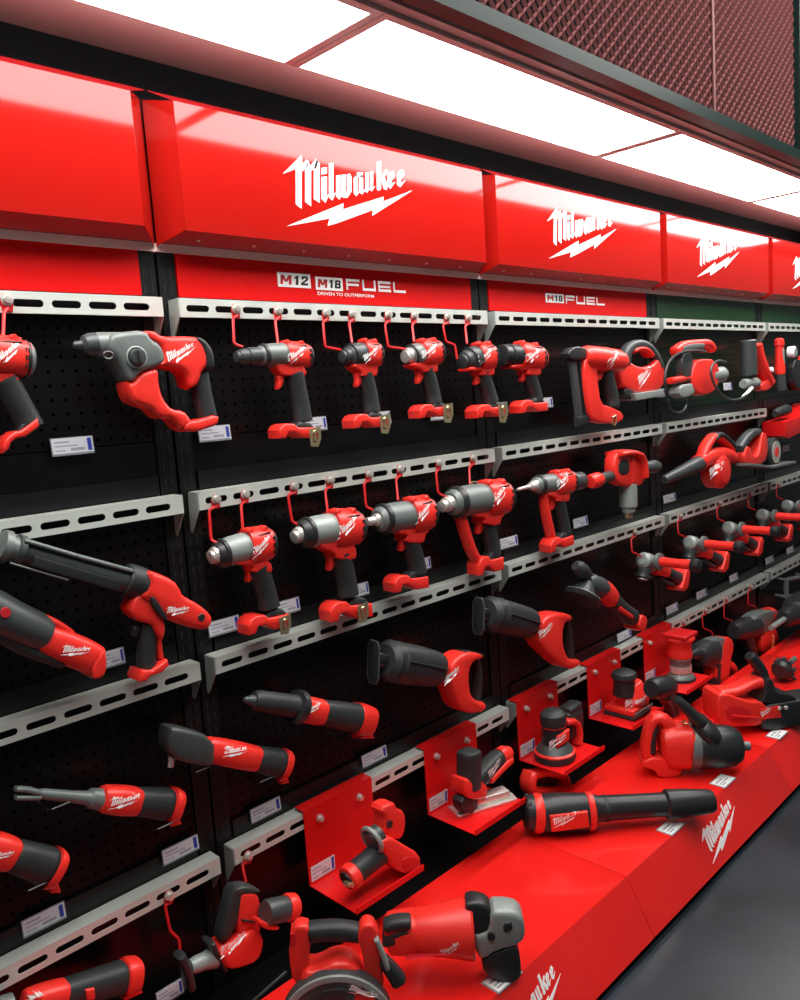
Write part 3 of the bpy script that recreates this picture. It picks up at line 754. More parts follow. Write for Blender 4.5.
pistol('impact_driver', 'stubby dark-nosed impact driver, second pistol tool right of the rotary hammer', 'power tool', (340, 357), (348, 356), (361, 354.5), (381, 355.5), 6, 12, 13,
       [(364, 372), (367, 385), (371, 400), (372, 413)], 7.4, (344, 427), (386, 428), 9.5, (357, 379), nosem=DCAST, case=DCAST, clip=(385, 424), group=IW, logo=((363, 361), (380, 353)))
pistol('impact_driver', 'red impact driver with pale nose, third right of the rotary hammer', 'power tool', (403, 357), (409, 356), (419, 354), (442, 352.5), 6, 11, 12.5,
       [(425, 368), (429, 380), (433, 394), (434, 404)], 7, (410, 417), (448, 417), 9, (418, 376), clip=(448, 413), group=IW, logo=((421, 358), (440, 350)))
pistol('impact_wrench', 'compact impact wrench with open dark ring nose beside the bay upright, top row', 'power tool', (460, 362), (467, 360), (475, 358), (495, 357), 7, 12, 13,
       [(481, 371), (485, 383), (489, 394), (491, 403)], 7, (467, 417), (506, 417), 9, (476, 377), nosem=DCAST, case=DCAST, clip=(503, 413), group=IW, logo=((478, 362), (493, 354)))
pistol('drill_driver', 'small red drill driver with dark ring nose, left of the nailer', 'power tool', (499, 355), (506, 355.5), (517, 356), (544, 359), 8, 11.5, 12.5,
       [(528, 371), (531, 382), (535, 393), (536, 401)], 6.6, (511, 412), (546, 412), 8.5, (522, 374), nosem=BLACK, case=BLACK, group=IW, logo=((524, 361), (541, 356)), tailm=RED,
       front_frame=[(526, 370), (531, 384), (535, 400)], nose=[(0, 9), (0.05, 10.5), (0.5, 10.8), (1.02, 11)])
# second row
pistol('impact_wrench', 'mid-size impact wrench with pale nose at the left end of the wide second rail', 'power tool', (208.5, 558), (217, 555), (245, 547), (275, 543), 7, 15, 16.5,
       [(256, 566), (262, 580), (267, 596), (269, 608)], 9.5, (239, 632), (289, 626), 12, (248, 572), case=LCAST, front=True, clip=(285, 625), group=IW, logo=((250, 556), (273, 541)))
pistol('impact_wrench', 'large impact wrench with black front ring, second on the wide second rail', 'power tool', (292, 538), (301, 534), (330, 529), (363, 527.5), 6.5, 16, 17.5,
       [(339, 552), (343, 568), (347, 584), (348, 596)], 9.5, (321, 619), (371, 617), 13, (329, 560), case=LCAST, front=True, clip=(363, 613), group=IW, logo=((334, 536), (359, 522)))
pistol('impact_wrench', 'large impact wrench with smooth grey cone nose, third on the wide second rail', 'power tool', (366, 522), (377, 520), (407, 516), (434, 513), 4.5, 15.5, 16.5,
       [(408, 536), (412, 550), (416, 563), (417, 574)], 8.8, (385, 590), (427, 588), 11, (401, 541), group=IW, logo=((411, 522), (431, 509)),
       nose=[(0, 3.4), (0.08, 4.4), (0.7, 4.4), (0.75, 6), (1.02, 7)])
pistol('impact_wrench', 'biggest impact wrench, brass ring on top, right end of second rail', 'power tool', (440, 507), (450, 503), (482, 499), (510, 497.5), 6, 16, 16.5,
       [(485, 518), (488, 530), (491, 543), (493, 556)], 7.5, (469, 573), (502, 570), 12, (478, 524), clip=None, group=IW, logo=((485, 505), (507, 491)), ring=(478, 484, 5.5),
       front_frame=[(459, 512), (464, 530), (471, 552), (479, 564)], case=CAST)
pistol('rivet_tool', 'rivet tool with thin steel nose rod and dark rear cap, second row', 'power tool', (517, 489.5), (535, 485.5), (553, 483.5), (574, 481.5), 2.2, 10, 11.5,
       [(557, 497), (560, 510), (563, 522), (565, 534)], 6.2, (541, 551), (572, 545), 9, (551, 503), group=IW, logo=((556, 487), (571, 478)),
       nose=[(0, 1.6), (0.7, 2.4), (0.72, 4), (1.02, 6)], front_frame=[(543, 492), (545, 512), (551, 538)], tailm=DCAST, tail=((569, 482), (582, 480.5), 9))

# ------------------------------------------------------------------ top row, one-off tools
t = Thing('rotary_hammer', 'grey and red rotary hammer with a round mode dial and loop handle, top left', 'power tool', None, WP(-0.075))
t.lathe('chuck', DCAST, (73, 345.5), (108, 344), [(0, 2.5), (0.05, 4), (0.22, 4.8), (0.3, 9.5), (0.45, 11.5), (0.62, 12), (0.66, 9.8), (0.98, 10.5), (1, 11.8)])
t.lathe('nose_collar', CAST, (93, 345), (128, 345), [(0, 10), (0.15, 12.5), (1, 13)])
t.slab('gear_case', CAST, [(108, 334), (140, 331), (145, 341), (152, 344), (157, 352), (159, 364), (148, 369), (134, 373), (127, 383), (121, 380), (117, 371), (109, 358), (103, 352), (103, 339)], 0.030, 0.010, it=1)
t.slab('motor_housing', RED, [(137, 332), (150, 332), (154, 338), (187, 337), (199, 341), (207, 352), (208, 367), (196, 371), (194, 381), (189, 388), (183, 388), (181, 378), (176, 371), (164, 369), (150, 367), (156, 360), (154, 349), (148, 344), (141, 341)], 0.028, 0.011, it=1)
t.slab('tail_cap', BLACK, [(187, 337), (198, 340), (207, 352), (209, 371), (197, 371), (196, 352)], 0.0295, 0.010, it=1)
t.slab('front_housing', RED, [(120, 381), (126, 385), (134, 374), (148, 369), (153, 372), (153, 384), (157, 399), (166, 410), (178, 411), (184, 418), (186, 424), (184, 427), (176, 430), (172, 426), (166, 418), (156, 419), (150, 415), (146, 409), (137, 406), (125, 402)], 0.026, 0.009, it=1)
t.sweep('grip', GRIP, [(199, 368), (200, 384), (203, 400), (207, 418)], [8, 9.5, 9.5, 10], [8, 9, 9, 9], it=2)
t.slab('battery_foot', RED, [(178, 424), (184, 421), (190, 421), (212, 414), (212, 425), (200, 429), (190, 432), (178, 431)], 0.027, 0.006, it=1)
t.slab('trigger', RED, [(186, 370), (196, 370), (192, 380), (188, 390), (184, 389), (185, 380)], 0.008, 0.003, it=1)
mb = t.part('mode_dial', DCAST); c = t.pl.p(136, 357.5, 0.030); mb.lathe(c, c + NY * 0.012, [(0, 0.0155), (0.7, 0.0155), (1, 0.0135)], 24)
mb = t.part('dial_knob', GRIP, 8); mb.slab([(-0.0035, -0.011), (0.0035, -0.011), (0.0035, 0.011), (-0.0035, 0.011)], c + NY * 0.012, X_, Z_, NY, 0.007, 0.002, lo=-0.002)
mb = t.part('dial_ring', LCAST, 8); P = [c + NY * 0.003 + X_ * math.cos(a * .314) * .019 + Z_ * math.sin(a * .314) * .019 for a in range(20)]; mb.tube(P, 0.0018, 6, closed=True)
mb = t.part('depth_stop', BLACK); c2 = t.pl.p(108, 355.5, 0.028); mb.tube([c2 + X_ * math.cos(a * .39) * .009 + Z_ * math.sin(a * .39) * .0065 for a in range(16)], 0.0025, 6, closed=True)
t.logo({'motor_housing'}, (166, 361), (198, 352))
t.done()

t = Thing('nail_gun', 'red cordless nailer with an upright dark magazine, middle of the top row', 'power tool', None, WP(-0.085))
t.slab('magazine', DCAST, [(569, 356), (574, 353), (582, 422), (577, 424)], 0.007, 0.002)
t.slab('magazine_rail', BLACK, [(577, 356), (581, 356), (589, 416), (585, 422)], 0.006, 0.002)
t.slab('magazine_foot', BLACK, [(575, 418), (589, 414), (590, 420), (577, 427)], 0.009, 0.002)
t.slab('nose', BLACK, [(564, 352), (572, 346), (584, 349), (586, 358), (574, 361), (566, 360)], 0.017, 0.005, it=1)
t.lathe('motor_housing', RED, (582, 357), (622, 362), [(0, 8), (0.1, 11.5), (0.5, 12.5), (0.85, 12), (0.97, 9.5), (1, 6)])
t.slab('front_column', RED, [(580, 356), (592, 362), (593, 380), (596, 404), (606, 407), (619, 413), (618, 422), (604, 424), (588, 421), (584, 410), (580, 380)], 0.019, 0.006, it=1)
t.sweep('grip', GRIP, [(606, 370), (609, 385), (612, 398), (612, 408)], [6, 6.5, 6.5, 7], [6, 6.5, 6.5, 7])
t.slab('trigger', RED, [(597, 370), (603, 370), (601, 378), (598, 381), (595, 379)], 0.006, 0.002, it=1)
mb = t.part('belt_clip', BRASS, None, 'yellow metal belt clip'); c = t.pl.p(614, 420, 0.022); mb.tube([c + X_ * x + Z_ * z for x, z in ((-.010, .010), (.012, .015), (.014, -.006), (.004, -.018), (-.010, -.012))], 0.0030, 6, closed=True)
t.logo({'motor_housing'}, (606, 367), (620, 356))
t.done()

t = Thing('jigsaw', 'red jigsaw with a dark arched top handle, right of the nailer', 'power tool', None, WP(-0.055))
t.slab('motor_housing', RED, [(616, 366), (624, 361), (636, 368), (650, 366), (654, 358), (660, 362), (661, 384), (654, 392), (634, 394), (624, 390), (616, 386)], 0.018, 0.010, it=1)
t.sweep('handle', DCAST, [(624, 366), (625, 352), (632, 345), (643, 344), (653, 353), (659, 368)], [5.5, 5.5, 5, 4.6, 4.6, 5], [6, 6, 5.5, 5.5, 5.5, 6], it=2)
t.sweep('handle_insert', RED, [(630, 352), (634, 349), (643, 349), (649, 356)], [2.4] * 4, [6.6] * 4, it=2)
t.slab('base_shoe', LCAST, [(626, 394), (655, 390), (657, 396), (628, 401)], 0.032, 0.002)
t.slab('blade_guard', BLACK, [(620, 388), (632, 392), (630, 400), (621, 398)], 0.016, 0.004, it=1)
t.logo({'motor_housing'}, (641, 384), (657, 372))
t.done()

t = Thing('transfer_pump', 'red handled tool with white side cylinder inside a black hose loop, top row', 'power tool', None, WP(-0.085))
t.slab('motor_housing', RED, [(688, 364), (694, 359), (710, 360), (714, 372), (712, 388), (702, 396), (690, 394), (686, 382)], 0.026, 0.008, it=1)
t.sweep('handle', RED, [(674, 352), (682, 346), (696, 344), (708, 343), (712, 350)], [4.5, 5, 4.5, 4.2, 4], [5] * 5, it=2)
t.sweep('handle_insert', CAST, [(678, 350), (686, 347), (700, 346)], [4.8, 4.9, 4.5], [5.6] * 3, it=1)
t.slab('rear_grip', DCAST, [(678, 352), (688, 352), (691, 382), (680, 382)], 0.018, 0.006, it=1)
t.sweep('arm', RED, [(670, 381), (680, 379), (690, 377)], [3.4, 3.4, 3.6], [5] * 3)
t.lathe('side_cylinder', LCAST, (700, 378), (723, 374), [(0, 4), (.3, 4.5), (.4, 7.5), (.9, 8), (1, 6)])
t.slab('foot', LCAST, [(674, 386), (690, 383), (692, 392), (680, 399), (674, 396)], 0.022, 0.005, it=1)
t.tube('hose', BLACK, [(668, 396), (664, 380), (668, 362), (678, 353), (694, 350), (706, 352)], 1.5, off=0.03)
t.tube('coiled_lead', BLACK, [(668, 400), (670, 411), (680, 414), (687, 407), (686, 399)], 1.3, off=0.02)
t.done()

t = Thing('grease_gun', 'grease gun with an upright grey barrel, red body and thin looping hose, top row right', 'power tool', None, WP(-0.08))
t.lathe('barrel', DCAST, (748, 340), (749, 376), [(0, 7), (.03, 8), (.97, 8), (1, 7)])
t.sweep('body', RED, [(756, 344), (758, 356), (762, 370), (769, 384)], [4.5, 4.8, 5.5, 6], [6, 6, 7, 6], it=2)
t.slab('foot', RED, [(757, 384), (768, 378), (773, 381), (764, 391), (757, 391)], 0.020, 0.004, it=1)
t.lathe('pump_head', LCAST, (743, 384), (757, 383), [(0, 4), (.1, 5), (.9, 5.4), (1, 4)])
mb = t.part('front_knob', WHITE, None, 'pale round knob'); c = t.pl.p(769, 370, 0.016); mb.lathe(c, c + NY * .018, [(0, .012), (.6, .0125), (1, .009)], 16)
t.tube('hose', DCAST, [(756, 380), (750, 392), (740, 400), (728, 400), (718, 392), (711, 377), (711, 366), (718, 360), (726, 362)], 1.1, offs=[.01, .02, .05, .055, .055, .055, .055, .055, .055])
t.tube('hose_coupler', WHITE, [(743, 397), (748, 392), (752, 388)], 1.7, off=0.028)
t.done()
t = Thing('torch_light', 'slim upright red light with a dark base at the right end of the top row', 'light', None, WP(-0.07))
t.lathe('head', RED, (779, 338), (780, 374), [(0, 2), (.05, 4.5), (.2, 5), (.22, 4), (.6, 4.3), (.85, 5.2), (1, 5)])
t.lathe('lens', LCAST, (779.5, 349), (780, 364), [(0, 4.4), (1, 4.6)])
t.lathe('base', DCAST, (780, 373), (781, 390), [(0, 4.6), (1, 5.2)])
t.done()
t = Thing('tyre_inflator', 'tool with a round white dial at the right edge of the top row', 'power tool', None, WP(-0.07))
mb = t.part('dial', WHITE); c = t.pl.p(793, 352, 0.02); mb.lathe(c - NY * .02, c + NY * .012, [(0, .026), (.8, .027), (1, .023)], 24)
mb = t.part('dial_face', LCAST, 0); mb.lathe(c + NY * .0125, c + NY * .0145, [(0, .020), (1, .019)], 24)
t.slab('body', BLACK, [(788, 360), (800, 360), (802, 390), (790, 390)], 0.022, 0.006, it=1)
t.slab('housing', RED, [(800, 356), (812, 354), (814, 386), (803, 388)], 0.022, 0.006, it=1)
t.done()

# ------------------------------------------------------------------ second row, one-off tools
t = Thing('caulking_gun', 'long grey cordless caulking gun sloping down to a red pistol body, left edge', 'power tool', None, WP(-0.085))
t.lathe('tube_carriage', DCAST, (14, 549), (134, 583), [(0, 12.5), (.02, 13.6), (.06, 13.6), (.065, 12.2), (.96, 13.2), (.965, 15), (1, 15)])
t.sweep('top_rail', CAST, [(22, 540), (76, 556), (131, 571)], [2.6, 2.6, 2.8], [8, 8, 8], off=0.012, it=0)
t.slab('cartridge_slot', BLACK, [(34, 556), (120, 581), (118, 591), (32, 566)], 0.004, 0.001, off=0.030)
t.lathe('end_cap', CAST, (-2, 545), (16, 550), [(0, 8), (.1, 16.5), (.5, 17), (.55, 13), (1, 13.5)])
t.lathe('end_ring', DCAST, (14, 549.5), (21, 551.5), [(0, 13.5), (.1, 16.5), (.9, 16.5), (1, 13)])
t.lathe('collar', GRIP, (124, 579), (143, 585), [(0, 14.5), (.08, 16.5), (.5, 17), (.9, 16.8), (1, 14)])
t.slab('motor_housing', RED, [(141, 569), (150, 571), (168, 579), (174, 588), (176, 594), (192, 602), (204, 612), (206, 620), (201, 628), (190, 628), (160, 617), (150, 610), (146, 600), (138, 600), (133, 594), (140, 582)], 0.031, 0.012, it=1)
t.slab('lower_housing', RED, [(133, 592), (142, 592), (152, 606), (160, 620), (160, 632), (156, 640), (150, 630), (146, 622), (136, 621), (124, 612), (126, 602)], 0.024, 0.008, it=1)
t.slab('side_grille', BLACK, [(142, 593), (148, 596), (162, 618), (156, 618), (145, 606)], 0.0315, 0.003, it=1)
t.sweep('grip', GRIP, [(148, 622), (147, 640), (146, 656), (147, 670)], [9, 9, 9, 9.5], [8, 8.5, 8.5, 9], it=2)
t.sweep('grip_back', RED, [(151, 618), (156, 634), (158, 650), (159, 658)], [4, 3.6, 3.2, 3.4], [6.5, 6.5, 6.5, 7], it=1)
t.slab('battery_foot', RED, [(133, 675), (136, 668), (146, 668), (161, 657), (163, 663), (156, 670), (144, 674), (140, 679), (133, 679)], 0.026, 0.004)
t.slab('trigger', BLACK, [(132, 626), (140, 624), (138, 634), (134, 637), (131, 634)], 0.008, 0.003, it=1)
t.lathe('rear_knob', BLACK, (194, 614), (206, 620), [(0, 8), (.7, 7.5), (1, 5)])
kc = t.pl.p(199, 617, .022); t.part('side_knob', BLACK).lathe(kc, kc + NY * .010, [(0, .0095), (.7, .0095), (1, .007)], 16)
t.tube('push_rod', CAST, [(10, 563), (40, 572), (68, 580)], 1.1, off=0.03)
t.logo({'motor_housing'}, (165, 612), (189, 614))
t.done()

t = Thing('variable_polisher', 'grey and red polisher body cut by the left edge, under the caulking gun', 'power tool', None, WP(-0.085))
t.lathe('gear_case', DCAST, (-30, 603), (44, 636), [(0, 24), (.3, 23), (.5, 21.5), (.9, 20.5), (1, 18)])
t.sweep('motor_housing', RED, [(36, 636), (60, 645), (84, 655), (97, 661)], [14, 16, 16.5, 14.5], [15, 17, 17, 15], ex=3)
t.sweep('top_cap', RED, [(43, 617), (58, 625), (71, 634)], [4, 4.6, 4], [9, 9.5, 9], it=1)
t.sweep('top_grip', CAST, [(8, 606), (28, 615), (46, 623)], [5, 6, 5], [14, 14, 12], it=1)
t.sweep('lower_grip', GRIP, [(-5, 632), (28, 650), (62, 663)], [8, 8, 6], [13, 13, 12], it=1)
t.slab('battery_foot', RED, [(85, 664), (92, 654), (97, 646), (100, 656), (99, 670), (94, 675), (86, 677)], 0.030, 0.004, it=1)
mb = t.part('lock_button', REDINK); c = t.pl.p(5, 612.5, 0.036); mb.lathe(c - NY * .01, c + NY * .004, [(0, .009), (1, .008)], 14)
t.logo({'motor_housing'}, (61, 651), (90, 656))
t.done()

t = Thing('right_angle_drill', 'red right-angle drill with chuck pointing down and a side handle, second row', 'power tool', None, WP(-0.09))
t.slab('motor_housing', RED, [(610, 452), (622, 449), (637, 451), (639, 466), (640, 482), (632, 487), (616, 486), (609, 478)], 0.022, 0.008, it=1)
t.sweep('handle_frame', RED, [(614, 454), (626, 452), (637, 456), (639, 478)], [3] * 4, [11] * 4, off=0.006)
t.lathe('side_handle', DCAST, (594, 481), (616, 474), [(0, 6), (.4, 5.4), (1, 6)])
t.lathe('handle_cap', RED, (590, 482), (600, 479), [(0, 6), (.2, 7.6), (.8, 7.6), (1, 6)])
t.lathe('rear_grip', DCAST, (636, 469), (658, 466), [(0, 6), (.4, 6.2), (.8, 6.8), (1, 4.5)])
t.lathe('chuck', LCAST, (628, 484), (628.5, 512), [(0, 8.5), (.3, 9), (.8, 8.8), (.84, 7), (1, 6.5)])
t.lathe('bit_socket', BRASS, (628.5, 508), (628.5, 518), [(0, 4.4), (.8, 4.2), (1, 3.2)])
t.slab('side_vent', GRIP, [(612, 461), (623, 459), (624, 474), (613, 476)], 0.024, 0.004, it=1)
t.slab('frame_bar', RED, [(625, 456), (629, 455), (631, 482), (626, 483)], 0.026, 0.003)
t.done()

t = Thing('leaf_blower', 'small red blower with a dark tapering nozzle pointing left, second row right', 'power tool', None, WP(-0.09))
t.lathe('nozzle', DCAST, (664, 480), (702, 462), [(0, 3.6), (.05, 4.4), (.9, 8), (1, 8)])
mb = t.part('fan_housing', RED); c = t.pl.p(715, 471); k = t.pl.m(715, 471)
mb.lathe(c + Y_ * .035, c + NY * .045, [(0, 14 * k), (.1, 17 * k), (.75, 17.5 * k), (.95, 14 * k), (1, 9 * k)], 28)
mb = t.part('housing_ring', REDD, 1); mb.tube([c + NY * .040 + X_ * (12 * k * math.cos(a * .35)) + Z_ * (12 * k * math.sin(a * .35)) for a in range(18)], .004, 6, closed=True)
t.sweep('nozzle_root', RED, [(698, 463), (708, 457), (722, 453), (731, 458)], [7, 7.5, 7, 6], [8] * 4, it=2)
t.sweep('handle', RED, [(702, 456), (705, 446), (714, 434), (722, 440), (731, 450)], [4, 4, 3.4, 3.2, 4], [6] * 5, it=1)
t.sweep('handle_grip', GRIP, [(711, 440), (716, 433), (727, 442), (733, 451)], [2.6, 3, 3, 3], [6.5] * 4, off=0.002, it=1)
t.logo({'fan_housing'}, (709, 476), (722, 467))
t.done()

t = Thing('circular_saw', 'small red circular saw standing on its grey shoe plate, second row far right', 'power tool', None, WP(-0.10))
t.slab('base_shoe', CAST, [(734, 463), (760, 466), (784, 461), (784, 463.5), (761, 468.5), (734, 465.5)], 0.055, 0.0015)
t.slab('motor_housing', RED, [(738, 458), (740, 446), (744, 447), (746, 456), (752, 456), (755, 444), (756, 432), (761, 434), (762, 452), (758, 464), (740, 464)], 0.028, 0.006, it=1)
t.sweep('handle', DCAST, [(738, 449), (744, 440), (751, 433), (757, 432)], [4.2, 4.8, 4.4, 4], [5.5] * 4, it=1)
mb = t.part('blade_guard', GRIP); c = t.pl.p(769, 452); k = t.pl.m(769, 452); mb.lathe(c + Y_ * .012, c + NY * .030, [(0, 14 * k), (.8, 14.5 * k), (1, 12.5 * k)], 28)
mb = t.part('blade', STEEL); mb.lathe(c + NY * .031, c + NY * .033, [(0, 11 * k), (1, 11 * k)], 28)
mb = t.part('blade_label', RED, 4); mb.lathe(c + NY * .0335, c + NY * .0345, [(0, 5 * k), (1, 5 * k)], 20)
t.done()

# ------------------------------------------------------------------ third row, tools lying on wire pegs
def pegs(t, spots):
    for (x, y) in spots:
        c = t.pl.p(x, y); a = Vector((c.x, 0.006, c.z + 0.004))
        t.part('peg_wire', BLACK).tube([a + Z_ * 0.012, Vector((c.x, -0.004, c.z + 0.002)), Vector((c.x, -0.085, c.z - 0.004)), Vector((c.x, -0.105, c.z + 0.008))], 0.0018, 6)
def peg(x, y, label, Y=-0.06, dx=0.03):
    pl = WP(Y); c = pl.p(x, y); mb = MB()
    P = [Vector((c.x, 0.004, c.z)), Vector((c.x, -0.075, c.z - 0.004)), Vector((c.x, -0.092, c.z + 0.004)), Vector((c.x + dx, -0.092, c.z + 0.004)), Vector((c.x + dx, -0.075, c.z - 0.004)), Vector((c.x + dx, 0.004, c.z))]
    mb.tube(P, 0.0019, 6)
    return single('wire_peg', mb, BLACK, label, 'peg', 'black wire pegs under the long tools')
def stick(name, label, head, A, B, red, grip, cap, r, logo=None, Y=-0.065, fl=1.0):
    """slim tool lying on pegs: red body section, dark grip section, red end cap, along A-B (fractions)."""
    t = Thing(name, label, 'power tool', None, WP(Y)); B = (B[0] - r * .55, B[1] - r * .1)
    L = lambda q, d=0: (A[0] + (B[0] - A[0]) * q, A[1] + (B[1] - A[1]) * q + d)
    head(t, L)
    t.sweep('motor_housing', RED, [L(red[0]), L((red[0] + red[1]) / 2), L(red[1])], [r * .86, r * 1.0, r * .95], [r * .86, r, r * .95], ex=2.8, it=1)
    t.sweep('grip', GRIP, [L(grip[0] - .02), L((grip[0] + grip[1]) / 2), L(grip[1])], [r * .88, r * 1.02, r * 1.12], [r * .88, r * 1.0, r * 1.08], ex=2.5, it=1)
    t.sweep('battery_cap', RED, [L(cap[0]), L((cap[0] + cap[1]) / 2), L(cap[1])], [r * 1.14, r * 1.16, r * 1.0], [r * 1.12, r * 1.14, r], ex=2.8, it=1)
    e0 = L(cap[0]); e1 = L(cap[1])
    t.slab('latch', RED, [(e0[0], e0[1] + r * .9), (e1[0] - 1, e1[1] + r * .8), (e1[0] + 1.5, e1[1] + r * 1.25), (e0[0] + 1, e0[1] + r * 1.5)], 0.010, 0.002)
    if logo: t.logo({'motor_housing'}, *logo)
    return t.done()
def hd(t, L):
    t.lathe('shaft', CAST, (38, 793.5), (90, 798.5), [(0, 4.5), (.1, 5.4), (.6, 6), (.9, 7), (1, 9)])
    t.lathe('collar', CAST, (87, 798), (106, 800), [(0, 7), (.15, 10), (.6, 10.5), (1, 12.5)])
    for dy, o in ((-4, .006), (4.2, .006)):
        t.sweep('yoke_arm', CAST, [(15, 793 + dy), (26, 793 + dy), (40, 795 + dy * .5)], [2.6, 3, 3], [5, 5.5, 5], off=o)
stick('extended_ratchet', 'long-neck ratchet with a forked grey head, red body, lower left', hd, (14, 792), (186, 806), (.52, .76), (.74, .945), (.935, 1.0), 14.5, ((110, 806), (142, 804)))
peg(45, 806, 'black wire peg under the forked neck of the long ratchet'); peg(150, 826, 'black wire peg under the dark grip of the long ratchet')
def hd(t, L):
    t.lathe('head', CAST, (-40, 840), (-14, 848), [(0, 12), (1, 14)])
stick('cordless_ratchet', 'red and black ratchet body cut by the left edge near the bottom', hd, (-40, 838), (67, 871), (.22, .55), (.52, .93), (.90, 1.0), 17, ((-8, 857), (14, 858)))
peg(22, 886, 'black wire peg under the ratchet cut by the left edge')
def hd(t, L):
    t.slab('angle_head', DCAST, [(163, 727), (172, 724), (209, 735), (209, 765), (190, 763), (163, 755)], 0.027, 0.010, it=1)
    t.lathe('anvil', STEEL, (173, 752), (170.5, 767), [(0, 4), (.5, 4), (.55, 3.2), (1, 3)])
stick('right_angle_impact', 'right-angle impact wrench with dark blocky head, lying across the upright', hd, (163, 740), (293, 766), (.33, .77), (.73, .955), (.94, 1.0), 13.5, ((224, 753), (248, 756)), Y=-0.07)
peg(188, 770, 'black wire peg under the head of the right-angle impact wrench'); peg(252, 780, 'black wire peg under the grip of the right-angle impact wrench')
def hd(t, L):
    t.lathe('collet', DCAST, (244, 699.5), (256, 701), [(0, 2), (.2, 3.5), (.5, 5), (1, 7)])
    t.lathe('nose_grip', GRIP, (253, 700), (298, 707), [(0, 8), (.1, 10.5), (.6, 11.5), (.9, 12), (1, 14)])
    t.lathe('collar_ring', BLACK, (294, 706), (301, 707.5), [(0, 13), (.1, 17), (.9, 17), (1, 15)])
stick('straight_die_grinder', 'straight die grinder with a dark tapered nose above the lowest rail', hd, (244, 699), (378, 722), (.41, .62), (.60, .90), (.86, 1.0), 13.5, ((306, 712), (323, 708)), Y=-0.08)
peg(345, 738, 'black wire peg under the battery end of the straight die grinder')
def hd(t, L):
    t.lathe('head', CAST, (-14, 1011), (10, 1006), [(0, 10), (1, 12)])
    t.slab('side_badge', RED, [(80, 984), (89, 982), (90, 993), (81, 995)], 0.026, 0.004, off=0.004)
stick('compact_ratchet', 'red and black ratchet lying at the very bottom left corner', hd, (-10, 1014), (147, 974), (.22, .52), (.48, .90), (.88, 1.0), 14.5, ((18, 1007), (44, 1001)))

def recip(label, shoe, A, B, r, loop, gripl, lg, neck):
    t = Thing('reciprocating_saw', label, 'power tool', None, WP(-0.085))
    kk = t.pl.m(*A); xs = [q[0] for q in shoe]; ys = [q[1] for q in shoe]
    tl = t.pl.p(xs[0] + 2, min(ys)); bl_ = t.pl.p(xs[0] + 1, max(ys)); ez = (tl - bl_).normalized(); hz = (tl - bl_).length / 2; cc = (tl + bl_) / 2
    nx_ = ez.cross(Y_).normalized()
    oct_ = [(-.019, -hz * .7), (-.012, -hz), (.012, -hz), (.019, -hz * .7), (.019, hz * .7), (.012, hz), (-.012, hz), (-.019, hz * .7)]
    t.part('shoe', BLACK).slab(oct_, cc, Y_, ez, nx_, 0.0022, 0.0015)
    sp = t.part('shoe_rim', DCAST, 0); sp.tube([cc - nx_ * .0 + Y_ * u + ez * v for u, v in oct_], 0.0028, 6, closed=True)
    d_ = (t.pl.p(*A) - cc); d_.y = 0
    for sg in (-.013, .013): t.part('shoe_arm', BLACK).sweep([cc + Y_ * sg + ez * hz * .25, cc + Y_ * sg + ez * hz * .1 + d_ * .9], .012, .004, Y_, 10)
    t.part('blade_clamp', CAST).lathe(cc + d_ * .15, cc + d_ * .9, [(0, .007), (.3, .010), (.4, .014), (1, .016)], 14)
    t.lathe('nose_boot', GRIP, (A[0] - 4, A[1] - 1), (A[0] + 14, A[1] + 2), [(0, r * .8), (.2, r * 1.08), (.4, r * .92), (.6, r * 1.08), (.8, r * .95), (1, r)])
    t.sweep('barrel', GRIP, [A, ((A[0] + B[0]) / 2, (A[1] + B[1]) / 2), B], [r * 1.0, r * 1.05, r * .92], [r * .95, r, r * .9], ex=2.6)
    t.sweep('front_grip_ridge', BLACK, [(A[0] + 8, A[1] - r * .15), (B[0] - 2, B[1] - r * .15)], [r * .10] * 2, [r * 1.02] * 2, it=0)
    t.slab('motor_housing', RED, neck, 0.032, 0.010, it=1)
    t.sweep('grip', GRIP, loop, [2.6, 3.2, 3.2, 3], [6, 6, 6, 6], it=1)
    t.slab('trigger', BLACK, lg[2], 0.008, 0.003, it=1)
    t.slab('grip_shoulder', BLACK, gripl, 0.020, 0.004, it=1)
    t.logo({'motor_housing'}, *lg[:2])
    return t.done()
recip('reciprocating saw with a long dark barrel and red D-handle, lower of the two', [(372, 651), (380, 643), (392, 641), (402, 650), (402, 676), (392, 683), (374, 681), (371, 668)], (388, 661), (437, 669), 19.5,
      [(474, 656), (477, 670), (477, 688), (475, 703)], [(458, 650), (468, 650), (480, 653), (479, 657), (466, 656)], ((443, 683), (460, 672), [(461, 664), (466, 664), (465, 672), (461, 676)]),
      [(443, 664), (450, 655), (460, 650), (474, 652), (474, 657), (466, 659), (461, 668), (461, 682), (463, 693), (469, 699), (478, 700), (478, 709), (462, 712), (451, 706), (446, 692), (441, 680)])
recip('reciprocating saw with a long dark barrel and red D-handle, upper one beside the bay upright', [(477, 611), (484, 600), (492, 598), (500, 606), (499, 626), (488, 634), (475, 628), (474, 620)], (490, 614), (530, 623.5), 16.5,
      [(564, 617), (567, 630), (568, 645), (569, 659)], [(552, 612), (560, 612), (568, 615), (567, 619), (557, 618)], ((538, 637), (553, 628), [(556, 624), (560, 624), (559, 631), (556, 634)]),
      [(535, 619), (543, 613), (554, 611), (564, 614), (564, 619), (557, 621), (555, 630), (555, 643), (559, 654), (563, 659), (572, 657), (573, 664), (561, 669), (546, 657), (532, 643), (534, 632)])

